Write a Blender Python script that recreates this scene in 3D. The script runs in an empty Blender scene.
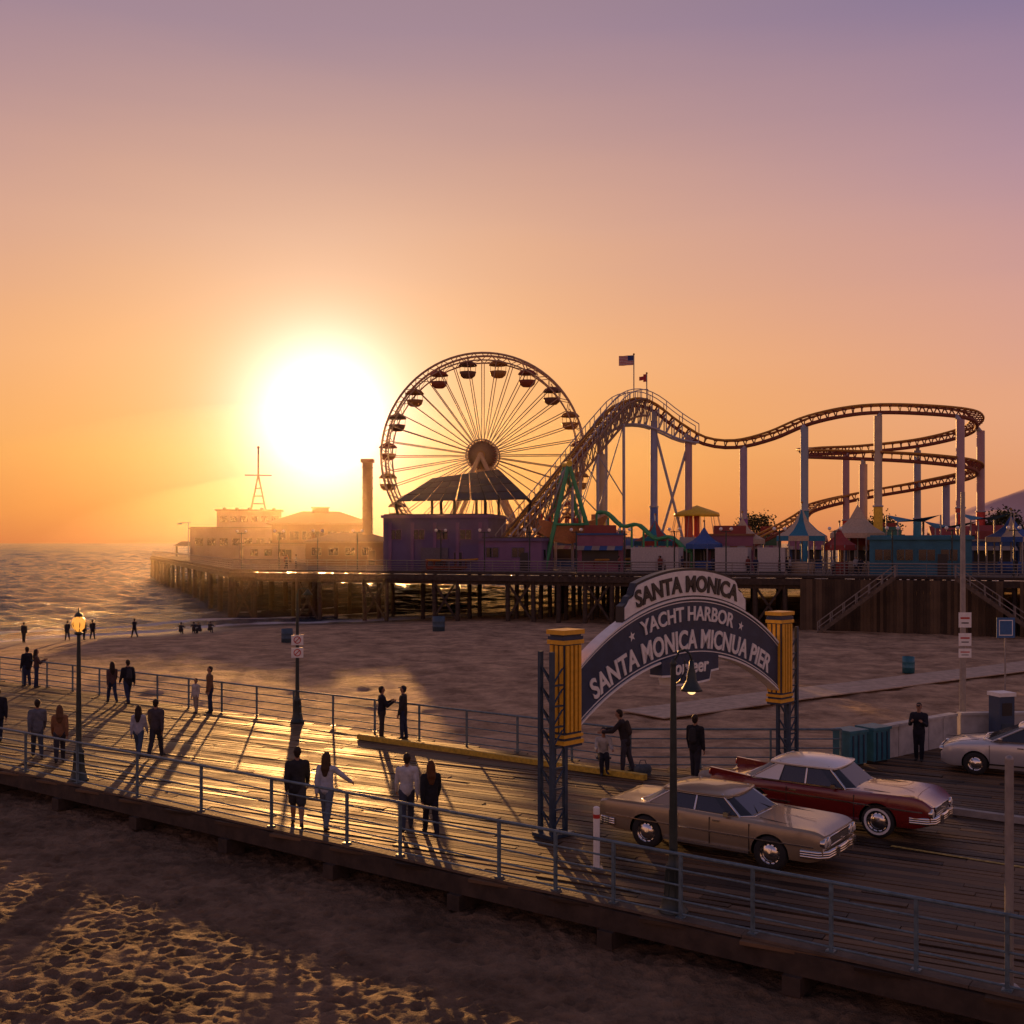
import bpy, math, random
import numpy as np
from mathutils import Vector, Matrix
random.seed(7); rng=np.random.default_rng(7)
S=bpy.context.scene
R=math.radians

# ------------------------------------------------------------ materials
def s2l(c):
    return tuple(((v/255)/12.92 if v/255<=0.04045 else ((v/255+0.055)/1.055)**2.4) for v in c)
MC={}
def nn(nt,t,**k):
    n=nt.nodes.new(t)
    for a,b in k.items(): setattr(n,a,b)
    return n
def mat(name,col,rough=0.6,metal=0.0,var=0.15,scale=6.0,bump=0.1,bscale=None,emit=None,estr=0,spec=0.5,coat=0.0,detail=6):
    if name in MC: return MC[name]
    m=bpy.data.materials.new(name); m.use_nodes=True; nt=m.node_tree
    b=nt.nodes['Principled BSDF']
    tc=nn(nt,'ShaderNodeTexCoord')
    no=nn(nt,'ShaderNodeTexNoise'); no.inputs['Scale'].default_value=scale; no.inputs['Detail'].default_value=detail
    nt.links.new(tc.outputs['Object'],no.inputs['Vector'])
    cr=nn(nt,'ShaderNodeValToRGB')
    cr.color_ramp.elements[0].position=0.3; cr.color_ramp.elements[1].position=0.7
    cr.color_ramp.elements[0].color=(*[max(0,c*(1-var)) for c in col],1)
    cr.color_ramp.elements[1].color=(*[min(1,c*(1+var)) for c in col],1)
    nt.links.new(no.outputs['Fac'],cr.inputs['Fac']); nt.links.new(cr.outputs['Color'],b.inputs['Base Color'])
    b.inputs['Roughness'].default_value=rough; b.inputs['Metallic'].default_value=metal
    b.inputs['Specular IOR Level'].default_value=spec
    if coat: b.inputs['Coat Weight'].default_value=coat; b.inputs['Coat Roughness'].default_value=0.05
    if bump>0:
        n2=nn(nt,'ShaderNodeTexNoise'); n2.inputs['Scale'].default_value=bscale or scale*4; n2.inputs['Detail'].default_value=5
        nt.links.new(tc.outputs['Object'],n2.inputs['Vector'])
        bp=nn(nt,'ShaderNodeBump'); bp.inputs['Strength'].default_value=bump; bp.inputs['Distance'].default_value=0.02
        nt.links.new(n2.outputs['Fac'],bp.inputs['Height']); nt.links.new(bp.outputs['Normal'],b.inputs['Normal'])
    if emit:
        b.inputs['Emission Color'].default_value=(*emit,1); b.inputs['Emission Strength'].default_value=estr
    MC[name]=m; return m

# ------------------------------------------------------------ mesh builder
class B:
    def __init__(s): s.v=[];s.f=[];s.mi=[];s.sm=[];s.mats=[];s.n=0
    def mid(s,m):
        if m not in s.mats: s.mats.append(m)
        return s.mats.index(m)
    def add(s,v,f,m,smooth=False):
        k=s.n; s.v.extend([tuple(p) for p in v]); s.n+=len(v)
        i=s.mid(m) if not isinstance(m,list) else None
        for j,q in enumerate(f):
            s.f.append(tuple(a+k for a in q)); s.mi.append(i if i is not None else s.mid(m[j])); s.sm.append(smooth)
    def box(s,c,d,m,rz=0,rot=None):
        hx,hy,hz=d[0]/2,d[1]/2,d[2]/2
        M=rot if rot is not None else Matrix.Rotation(rz,3,'Z')
        c=Vector(c); vs=[c+M@Vector((x*hx,y*hy,z*hz)) for z in(-1,1) for y in(-1,1) for x in(-1,1)]
        s.add(vs,[(0,2,3,1),(4,5,7,6),(0,1,5,4),(2,6,7,3),(0,4,6,2),(1,3,7,5)],m)
    def beam(s,a,b,w,h,m):
        a=Vector(a);b=Vector(b);d=(b-a); L=d.length
        if L<1e-6: return
        d/=L; up=Vector((0,0,1)) if abs(d.z)<0.97 else Vector((0,1,0))
        x=d.cross(up).normalized(); z=x.cross(d)
        M=Matrix((x,d,z)).transposed(); s.box((a+b)/2,(w,L,h),m,rot=M)
    def tube(s,a,b,r,m,r2=None,seg=8,cap=True):
        a=Vector(a);b=Vector(b);d=b-a
        if d.length<1e-6: return
        r2=r if r2 is None else r2
        d.normalize(); up=Vector((0,0,1)) if abs(d.z)<0.9 else Vector((1,0,0))
        x=d.cross(up).normalized(); y=d.cross(x)
        vs=[]
        for p,q in((a,r),(b,r2)):
            for i in range(seg):
                t=2*math.pi*i/seg; vs.append(p+x*(q*math.cos(t))+y*(q*math.sin(t)))
        s.add(vs,[(i,(i+1)%seg,seg+(i+1)%seg,seg+i) for i in range(seg)],m,True)
        if cap:
            s.add([vs[i] for i in range(seg)],[tuple(reversed(range(seg)))],m)
            s.add([vs[seg+i] for i in range(seg)],[tuple(range(seg))],m)
    def path(s,pts,r,m,seg=6,closed=False):
        n=len(pts); P=[Vector(p) for p in pts]; vs=[]
        for i,p in enumerate(P):
            t=(P[(i+1)%n]-P[i-1]) if closed else (P[min(i+1,n-1)]-P[max(i-1,0)])
            t.normalize(); up=Vector((0,0,1)) if abs(t.z)<0.93 else Vector((0,1,0))
            x=t.cross(up).normalized(); y=t.cross(x)
            for k in range(seg):
                a=2*math.pi*k/seg; vs.append(p+x*(r*math.cos(a))+y*(r*math.sin(a)))
        f=[]
        for i in range(n if closed else n-1):
            j=(i+1)%n
            for k in range(seg): f.append((i*seg+k,i*seg+(k+1)%seg,j*seg+(k+1)%seg,j*seg+k))
        s.add(vs,f,m,True)
        if not closed:
            s.add(vs[:seg],[tuple(reversed(range(seg)))],m); s.add(vs[-seg:],[tuple(range(seg))],m)
    def lathe(s,prof,c,m,seg=16,axis='Z'):
        vs=[];c=Vector(c)
        for r,z in prof:
            for i in range(seg):
                t=2*math.pi*i/seg
                if axis=='Z': p=Vector((r*math.cos(t),r*math.sin(t),z))
                elif axis=='Y': p=Vector((r*math.cos(t),z,r*math.sin(t)))
                else: p=Vector((z,r*math.cos(t),r*math.sin(t)))
                vs.append(c+p)
        f=[]
        for j in range(len(prof)-1):
            for i in range(seg):
                f.append((j*seg+i,j*seg+(i+1)%seg,(j+1)*seg+(i+1)%seg,(j+1)*seg+i))
        s.add(vs,f,m,True)
    def sphere(s,c,r,m,seg=12,rings=8,sc=(1,1,1)):
        c=Vector(c); vs=[]
        for j in range(rings+1):
            ph=math.pi*j/rings
            for i in range(seg):
                t=2*math.pi*i/seg
                vs.append(c+Vector((r*sc[0]*math.sin(ph)*math.cos(t),r*sc[1]*math.sin(ph)*math.sin(t),r*sc[2]*math.cos(ph))))
        s.add(vs,[(j*seg+i,(j+1)*seg+i,(j+1)*seg+(i+1)%seg,j*seg+(i+1)%seg) for j in range(rings) for i in range(seg)],m,True)
    def prism(s,poly,z0,z1,m,mside=None):
        n=len(poly)
        s.add([(x,y,z1) for x,y in poly],[tuple(range(n))],m)
        s.add([(x,y,z0) for x,y in poly],[tuple(reversed(range(n)))],m)
        s.add([(x,y,z0) for x,y in poly]+[(x,y,z1) for x,y in poly],[(i,(i+1)%n,n+(i+1)%n,n+i) for i in range(n)],mside or m)
    def slab(s,top,bot,y0,y1,m):
        n=len(top); vs=[]
        for (x,zt),(x2,zb) in zip(top,bot):
            vs+= [(x,y0,zt),(x2,y0,zb),(x,y1,zt),(x2,y1,zb)]
        f=[]
        for i in range(n-1):
            a=4*i;b=a+4
            f+=[(a,a+1,b+1,b),(a+2,b+2,b+3,a+3),(a,b,b+2,a+2),(a+1,a+3,b+3,b+1)]
        f+=[(0,2,3,1),(4*(n-1),4*(n-1)+1,4*(n-1)+3,4*(n-1)+2)]
        s.add(vs,f,m)
    def build(s,name,loc=(0,0,0),rz=0,sharp=None,parent=None):
        me=bpy.data.meshes.new(name); me.from_pydata(s.v,[],s.f); me.update()
        for m in s.mats: me.materials.append(m)
        me.polygons.foreach_set('material_index',s.mi); me.polygons.foreach_set('use_smooth',s.sm)
        if sharp: me.set_sharp_from_angle(angle=R(sharp))
        o=bpy.data.objects.new(name,me); S.collection.objects.link(o); o.location=loc; o.rotation_euler=(0,0,rz)
        if parent: o.parent=parent
        return o

def text_geo(txt,size,extr=0.01,offset=0.0,shear=0.0,space=1.0):
    c=bpy.data.curves.new('t','FONT'); c.body=txt; c.size=size; c.extrude=extr; c.offset=offset; c.align_x='CENTER'; c.shear=shear; c.space_character=space
    c.resolution_u=4
    o=bpy.data.objects.new('t',c); S.collection.objects.link(o)
    dg=bpy.context.evaluated_depsgraph_get(); me=bpy.data.meshes.new_from_object(o.evaluated_get(dg))
    v=[tuple(x.co) for x in me.vertices]; f=[tuple(p.vertices) for p in me.polygons]
    bpy.data.objects.remove(o); bpy.data.curves.remove(c); bpy.data.meshes.remove(me)
    return v,f

# ------------------------------------------------------------ camera, sun, world
cam=bpy.data.cameras.new('camera'); co=bpy.data.objects.new('camera',cam); S.collection.objects.link(co)
co.location=(0,0,6.4); co.rotation_euler=(R(90),0,0); cam.sensor_width=36; cam.lens=38.67; cam.shift_y=0.0303
cam.clip_end=30000; cam.clip_start=0.1; S.camera=co
SE,SA=R(6.5),R(-9.7)
sd=Vector((math.sin(SA)*math.cos(SE),math.cos(SA)*math.cos(SE),math.sin(SE)))
sl=bpy.data.lights.new('sun','SUN'); sl.energy=5.0; sl.angle=R(0.6); sl.color=(1,0.47,0.14)
so=bpy.data.objects.new('sun',sl); S.collection.objects.link(so); so.rotation_euler=(-sd).to_track_quat('-Z','Y').to_euler()
S.view_settings.view_transform='Standard'; S.view_settings.look='None'; S.view_settings.exposure=0; S.view_settings.gamma=1

W=bpy.data.worlds.new('World'); S.world=W; W.use_nodes=True; nt=W.node_tree; nt.nodes.clear()
L=nt.links.new
def mth(op,a,b=None,clamp=False):
    n=nn(nt,'ShaderNodeMath',operation=op); n.use_clamp=clamp
    for i,x in enumerate((a,b)):
        if x is None: continue
        if isinstance(x,(int,float)): n.inputs[i].default_value=x
        else: L(x,n.inputs[i])
    return n.outputs[0]
def ramp(fac,stops):
    r=nn(nt,'ShaderNodeValToRGB'); e=r.color_ramp.elements
    while len(e)<len(stops): e.new(0.5)
    for el,(p,c) in zip(e,stops): el.position=p; el.color=(*s2l(c),1)
    L(fac,r.inputs['Fac']); return r.outputs['Color']
def mixc(t,fac,a,b):
    n=nn(nt,'ShaderNodeMix',data_type='RGBA',blend_type=t)
    for i,x in ((0,fac),(6,a),(7,b)):
        if isinstance(x,(int,float)): n.inputs[i].default_value=x
        elif isinstance(x,tuple): n.inputs[i].default_value=x
        else: L(x,n.inputs[i])
    return n.outputs[2]
tc=nn(nt,'ShaderNodeTexCoord'); sp=nn(nt,'ShaderNodeSeparateXYZ'); L(tc.outputs['Generated'],sp.inputs[0])
z=sp.outputs['Z']; 
no=nn(nt,'ShaderNodeTexNoise'); mp=nn(nt,'ShaderNodeMapping'); mp.inputs['Scale'].default_value=(2.2,2.2,14); mp.inputs['Rotation'].default_value=(0,0.12,0)
L(tc.outputs['Generated'],mp.inputs[0]); L(mp.outputs[0],no.inputs['Vector']); no.inputs['Scale'].default_value=1.6; no.inputs['Detail'].default_value=5
zn=mth('ADD',z,mth('MULTIPLY',mth('SUBTRACT',no.outputs['Fac'],0.5),0.03))
A=ramp(zn,[(0,(212,114,58)),(0.03,(230,138,62)),(0.08,(242,162,80)),(0.16,(240,170,112)),(0.27,(216,163,138)),(0.42,(160,132,148)),(0.7,(124,110,128)),(1,(92,88,112))])
Bc=ramp(zn,[(0,(206,134,102)),(0.04,(226,154,112)),(0.11,(230,165,132)),(0.2,(212,158,148)),(0.31,(176,141,158)),(0.43,(130,116,152)),(0.7,(104,98,126)),(1,(86,84,110))])
hl=mth('SQRT',mth('ADD',mth('MULTIPLY',sp.outputs['X'],sp.outputs['X']),mth('MULTIPLY',sp.outputs['Y'],sp.outputs['Y'])))
hd=mth('ADD',mth('MULTIPLY',sp.outputs['X'],math.sin(SA)),mth('MULTIPLY',sp.outputs['Y'],math.cos(SA)))
ca=mth('DIVIDE',hd,mth('MAXIMUM',hl,0.001))
def mr(v,a,b,c,d):
    n=nn(nt,'ShaderNodeMapRange'); n.clamp=True; L(v,n.inputs[0])
    for i,x in enumerate((a,b,c,d)): n.inputs[i+1].default_value=x
    return n.outputs[0]
base=mixc('MIX',mr(ca,0.80,0.985,0,1),Bc,A)
back=mr(ca,-0.6,0.8,0.85,1.0)
vm=nn(nt,'ShaderNodeVectorMath',operation='SCALE'); L(base,vm.inputs[0]); L(back,vm.inputs['Scale'])
dp=nn(nt,'ShaderNodeVectorMath',operation='DOT_PRODUCT'); L(tc.outputs['Generated'],dp.inputs[0]); dp.inputs[1].default_value=sd
ang=mth('MULTIPLY',mth('ARCCOSINE',mth('MINIMUM',dp.outputs['Value'],0.999999)),180/math.pi)
def gauss(sig,p): return mth('EXPONENT',mth('MULTIPLY',mth('POWER',mth('DIVIDE',ang,sig),p),-1.0))
def addc(base,fac,col):
    v=nn(nt,'ShaderNodeVectorMath',operation='SCALE'); v.inputs[0].default_value=col; L(fac,v.inputs['Scale'])
    a=nn(nt,'ShaderNodeVectorMath',operation='ADD'); L(base,a.inputs[0]); L(v.outputs[0],a.inputs[1]); return a.outputs[0]
c=addc(vm.outputs[0],gauss(3.0,1.7),(2.0,1.8,1.7))
c=addc(c,gauss(5.8,1.3),(0.30,0.33,0.30))
c=addc(c,gauss(13,1.6),(0.08,0.05,0.0))
bg=nn(nt,'ShaderNodeBackground'); L(c,bg.inputs[0]); bg.inputs[1].default_value=0.97
sky=nn(nt,'ShaderNodeTexSky',sky_type='NISHITA'); sky.sun_disc=False; sky.sun_elevation=SE; sky.sun_rotation=SA; sky.dust_density=3
bg2=nn(nt,'ShaderNodeBackground'); L(sky.outputs[0],bg2.inputs[0]); bg2.inputs[1].default_value=0.003
ad=nn(nt,'ShaderNodeAddShader'); L(bg.outputs[0],ad.inputs[0]); L(bg2.outputs[0],ad.inputs[1])
ow=nn(nt,'ShaderNodeOutputWorld'); L(ad.outputs[0],ow.inputs[0])

# ------------------------------------------------------------ sand
U=Vector((-0.808,0.589)); N=Vector((0.589,0.808))
lat=rng.random((256,256))
def vn(X,Y,sc,seed=0):
    x=X/sc+seed*17.3; y=Y/sc+seed*31.7
    xi=np.floor(x).astype(int); yi=np.floor(y).astype(int); fx=x-xi; fy=y-yi
    fx=fx*fx*(3-2*fx); fy=fy*fy*(3-2*fy)
    g=lambda a,b: lat[a%256,b%256]
    return (g(xi,yi)*(1-fx)+g(xi+1,yi)*fx)*(1-fy)+(g(xi,yi+1)*(1-fx)+g(xi+1,yi+1)*fx)*fy-0.5
def sstep(a,b,x):
    t=np.clip((x-a)/(b-a),0,1); return t*t*(3-2*t)
WZ=-1.98
def wcoord(X,Y): return 0.7071*(Y-X)+2.0*np.sin((X+Y)*0.06)+1.2*np.sin((X+Y)*0.19+1)
def sandz(X,Y):
    X=np.asarray(X,float);Y=np.asarray(Y,float)
    q=N.x*X+N.y*Y; w=wcoord(X,Y)
    z=-1.6+0.88*sstep(28,17.5,q)+0.5*sstep(17,7,q)
    z=z-0.38*sstep(78,96,w)-np.clip(w-96,0,80)*0.05
    z=z+0.12*vn(X,Y,9,1)*sstep(120,60,w)
    return z
def axis(fine0,fine1,step,lo,hi,g=1.09):
    a=list(np.arange(fine0,fine1,step)); s=step; x=fine0; l=[]
    while x>lo:
        s=s*g; x-=s; l.append(x)
    s=step; x=a[-1]; r=[]
    while x<hi:
        s=s*g; x+=s; r.append(x)
    return np.array(l[::-1]+a+r)
def gridobj(name,X,Y,Z,m):
    ny,nx=X.shape; V=np.stack([X,Y,Z],-1).reshape(-1,3)
    idx=np.arange(ny*nx).reshape(ny,nx); F=np.stack([idx[:-1,:-1],idx[:-1,1:],idx[1:,1:],idx[1:,:-1]],-1).reshape(-1,4)
    me=bpy.data.meshes.new(name); me.vertices.add(len(V)); me.vertices.foreach_set('co',V.ravel())
    me.loops.add(F.size); me.loops.foreach_set('vertex_index',F.ravel()); me.polygons.add(len(F))
    me.polygons.foreach_set('loop_start',np.arange(0,F.size,4)); me.polygons.foreach_set('use_smooth',np.ones(len(F),bool)); me.update(); me.validate()
    me.materials.append(m); o=bpy.data.objects.new(name,me); S.collection.objects.link(o); return o
xs=axis(-17,9,0.062,-9000,9000,1.045); ys=axis(10,32,0.062,-300,9000,1.022)
X,Y=np.meshgrid(xs,ys)
Z=sandz(X,Y)
fade=sstep(60,25,Y)*sstep(45,20,np.abs(X))
Z+=fade*(0.09*vn(X,Y,1.3,2)+0.05*vn(X,Y,0.5,3)+0.055*vn(X,Y,0.22,4)+0.03*vn(X,Y,0.12,6))
Z+=(0.12*vn(X,Y,2.5,5)+0.20*vn(X,Y,1.3,7))*sstep(200,80,Y)*sstep(92,70,0.707*(Y-X))*(1-fade)
for k in range(9500):
    px,py=rng.uniform(-16,9),rng.uniform(10.5,31)
    if N.x*px+N.y*py>17.5: continue
    r=rng.uniform(0.055,0.12); a=rng.normal(0.6,0.7) if rng.random()<0.7 else rng.uniform(0,6.28); d=rng.uniform(0.015,0.05)
    i0,i1=np.searchsorted(xs,[px-3*r,px+3*r]); j0,j1=np.searchsorted(ys,[py-3*r,py+3*r])
    dx=X[j0:j1,i0:i1]-px; dy=Y[j0:j1,i0:i1]-py
    u=(dx*math.cos(a)+dy*math.sin(a))/(r*1.6); v=(-dx*math.sin(a)+dy*math.cos(a))/r; rr=u*u+v*v
    Z[j0:j1,i0:i1]+=-d*np.exp(-rr*1.6)+0.4*d*np.exp(-(np.sqrt(rr)-1.35)**2*6)
def wdot_nodes(nt,tc,noise_amp):
    L=nt.links.new
    d=nn(nt,'ShaderNodeVectorMath',operation='DOT_PRODUCT'); L(tc.outputs['Object'],d.inputs[0]); d.inputs[1].default_value=(-0.7071,0.7071,0)
    sx=nn(nt,'ShaderNodeSeparateXYZ'); L(tc.outputs['Object'],sx.inputs[0])
    def m(op,a,b):
        n=nn(nt,'ShaderNodeMath',operation=op)
        for i,x in enumerate((a,b)):
            if x is None: continue
            if isinstance(x,(int,float)): n.inputs[i].default_value=x
            else: L(x,n.inputs[i])
        return n.outputs[0]
    s=m('ADD',sx.outputs[0],sx.outputs[1])
    w=m('ADD',d.outputs['Value'],m('MULTIPLY',m('SINE',m('MULTIPLY',s,0.06),None),2.0))
    w=m('ADD',w,m('MULTIPLY',m('SINE',m('ADD',m('MULTIPLY',s,0.19),1.0),None),1.2))
    no=nn(nt,'ShaderNodeTexNoise'); L(tc.outputs['Object'],no.inputs['Vector']); no.inputs['Scale'].default_value=0.35; no.inputs['Detail'].default_value=6
    return m('ADD',w,m('MULTIPLY',m('SUBTRACT',no.outputs['Fac'],0.5),noise_amp))
def sand_mat():
    m=bpy.data.materials.new('sand'); m.use_nodes=True; nt=m.node_tree; b=nt.nodes['Principled BSDF']; L=nt.links.new
    tc=nn(nt,'ShaderNodeTexCoord')
    n1=nn(nt,'ShaderNodeTexNoise'); n1.inputs['Scale'].default_value=0.5; n1.inputs['Detail'].default_value=9; L(tc.outputs['Object'],n1.inputs['Vector'])
    n2=nn(nt,'ShaderNodeTexNoise'); n2.inputs['Scale'].default_value=1.5; n2.inputs['Detail'].default_value=9; n2.inputs['Roughness'].default_value=0.7; L(tc.outputs['Object'],n2.inputs['Vector'])
    av=nn(nt,'ShaderNodeMath',operation='ADD'); L(n1.outputs['Fac'],av.inputs[0]); L(n2.outputs['Fac'],av.inputs[1])
    hv=nn(nt,'ShaderNodeMath',operation='MULTIPLY'); L(av.outputs[0],hv.inputs[0]); hv.inputs[1].default_value=0.5
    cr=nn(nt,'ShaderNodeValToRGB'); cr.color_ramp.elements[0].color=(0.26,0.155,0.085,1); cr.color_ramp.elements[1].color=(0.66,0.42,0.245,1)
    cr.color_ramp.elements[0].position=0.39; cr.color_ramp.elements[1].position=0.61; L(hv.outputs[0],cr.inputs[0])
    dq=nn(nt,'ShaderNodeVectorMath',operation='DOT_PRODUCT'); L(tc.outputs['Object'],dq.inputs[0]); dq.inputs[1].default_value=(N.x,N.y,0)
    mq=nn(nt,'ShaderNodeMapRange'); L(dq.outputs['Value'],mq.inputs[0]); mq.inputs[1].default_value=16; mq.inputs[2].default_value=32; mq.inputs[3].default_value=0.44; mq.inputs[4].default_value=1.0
    sc=nn(nt,'ShaderNodeVectorMath',operation='SCALE'); L(cr.outputs[0],sc.inputs[0]); L(mq.outputs[0],sc.inputs['Scale'])  # near sand colour darkened to stand in for shade from the boardwalk
    w=wdot_nodes(nt,tc,3.0)
    mrn=nn(nt,'ShaderNodeMapRange'); L(w,mrn.inputs[0]); mrn.inputs[1].default_value=88; mrn.inputs[2].default_value=94
    mx=nn(nt,'ShaderNodeMix',data_type='RGBA'); L(mrn.outputs[0],mx.inputs[0]); L(sc.outputs[0],mx.inputs[6]); mx.inputs[7].default_value=(0.12,0.08,0.055,1)
    L(mx.outputs[2],b.inputs['Base Color'])
    mr2=nn(nt,'ShaderNodeMapRange'); L(mrn.outputs[0],mr2.inputs[0]); mr2.inputs[3].default_value=0.85; mr2.inputs[4].default_value=0.3; L(mr2.outputs[0],b.inputs['Roughness'])
    b.inputs['Specular IOR Level'].default_value=0.25
    n3=nn(nt,'ShaderNodeTexNoise'); n3.inputs['Scale'].default_value=6; n3.inputs['Detail'].default_value=8; n3.inputs['Roughness'].default_value=0.62; L(tc.outputs['Object'],n3.inputs['Vector'])
    vo=nn(nt,'ShaderNodeTexVoronoi'); vo.inputs['Scale'].default_value=1.7; L(tc.outputs['Object'],vo.inputs['Vector'])
    ma=nn(nt,'ShaderNodeMath',operation='ADD'); L(n3.outputs['Fac'],ma.inputs[0]); L(vo.outputs['Distance'],ma.inputs[1])
    mb=nn(nt,'ShaderNodeMath',operation='ADD'); L(ma.outputs[0],mb.inputs[0]); L(n2.outputs['Fac'],mb.inputs[1])
    bp=nn(nt,'ShaderNodeBump'); bp.inputs['Distance'].default_value=0.12; L(mb.outputs[0],bp.inputs['Height'])
    mr3=nn(nt,'ShaderNodeMapRange'); L(mrn.outputs[0],mr3.inputs[0]); mr3.inputs[3].default_value=0.85; mr3.inputs[4].default_value=0.05; L(mr3.outputs[0],bp.inputs['Strength'])
    L(bp.outputs['Normal'],b.inputs['Normal']); return m
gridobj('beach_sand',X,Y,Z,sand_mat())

# ------------------------------------------------------------ water
def water_mat():
    m=bpy.data.materials.new('water'); m.use_nodes=True; nt=m.node_tree; b=nt.nodes['Principled BSDF']; L=nt.links.new
    tc=nn(nt,'ShaderNodeTexCoord'); b.inputs['IOR'].default_value=1.33
    mp=nn(nt,'ShaderNodeMapping'); mp.inputs['Rotation'].default_value=(0,0,R(-30)); mp.inputs['Scale'].default_value=(0.4,1.0,1); L(tc.outputs['Object'],mp.inputs[0])
    n1=nn(nt,'ShaderNodeTexNoise'); n1.inputs['Scale'].default_value=0.7; n1.inputs['Detail'].default_value=8; n1.inputs['Roughness'].default_value=0.6; L(mp.outputs[0],n1.inputs['Vector'])
    bp=nn(nt,'ShaderNodeBump'); bp.inputs['Distance'].default_value=1.4; bp.inputs['Strength'].default_value=1.0; L(n1.outputs['Fac'],bp.inputs['Height']); L(bp.outputs['Normal'],b.inputs['Normal'])
    w=wdot_nodes(nt,tc,7.0)
    cr=nn(nt,'ShaderNodeValToRGB'); mrn=nn(nt,'ShaderNodeMapRange'); L(w,mrn.inputs[0]); mrn.inputs[1].default_value=92; mrn.inputs[2].default_value=132; L(mrn.outputs[0],cr.inputs[0])
    e=cr.color_ramp.elements
    st_=[(0,1),(0.11,0.95),(0.17,0.05),(0.27,0.0),(0.31,0.9),(0.37,0.0),(0.57,0.0),(0.61,0.8),(0.66,0.0)]
    while len(e)<len(st_): e.new(0.5)
    for el,(p,v) in zip(e,st_): el.position=p; el.color=(v,v,v,1)
    mx=nn(nt,'ShaderNodeMix',data_type='RGBA'); L(cr.outputs[0],mx.inputs[0]); mx.inputs[6].default_value=(0.025,0.04,0.065,1); mx.inputs[7].default_value=(0.75,0.7,0.68,1)
    L(mx.outputs[2],b.inputs['Base Color'])
    mq=nn(nt,'ShaderNodeMapRange'); L(cr.outputs[0],mq.inputs[0]); mq.inputs[3].default_value=0.13; mq.inputs[4].default_value=0.85; L(mq.outputs[0],b.inputs['Roughness'])
    return m
wx=axis(-120,-8,0.42,-12000,12000,1.035); wy_=axis(86,215,0.36,60,20000,1.012)
X,Y=np.meshgrid(wx,wy_); w=wcoord(X,Y); s_=0.7071*(X+Y); yy_=Y+0.35*X
amp=sstep(93,112,w)*(0.4+0.6*sstep(100,160,w))
far_=np.clip(Y/250,1,3.0)
wv=0.26*np.sin(2*math.pi*w/12+5*vn(s_,w,38,2))*(0.5+1.2*(vn(s_,w,30,5)+0.5))+far_*(0.55*vn(X/2.4,yy_,3.2,3)+0.34*vn(X/2.0,yy_,1.5,4)+0.20*vn(X/1.6,yy_,0.8,6))+0.35*np.exp(-((w-104.5-2*vn(s_,w*0,14,9))**2)/1.6)+0.3*np.exp(-((w-116.5-4*vn(s_,w*0,20,8))**2)/2.2)
gridobj('sea_water',X,Y,WZ+amp*wv,water_mat())

# ------------------------------------------------------------ hills
def hills():
    hx=np.linspace(1100,7000,150); hy=np.linspace(3300,6000,50); HX,HY=np.meshgrid(hx,hy)
    t=(HY-3300)/2700; a=HX/HY
    h=(np.clip((a-0.36)/0.10,0,6)**0.7)*185*(1+0.9*vn(HX,HY,900,8)+0.5*vn(HX,HY,350,9)+0.2*vn(HX,HY,120,3))*np.sin(np.clip(t*3.0,0,math.pi/2))
    h=np.minimum(h,620)-3
    gridobj('distant_hills',HX,HY,h,mat('hazed_hill',(0.60,0.38,0.34),0.95,scale=0.004,bump=0))  # distance haze painted into the hill colour
hills()

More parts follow.
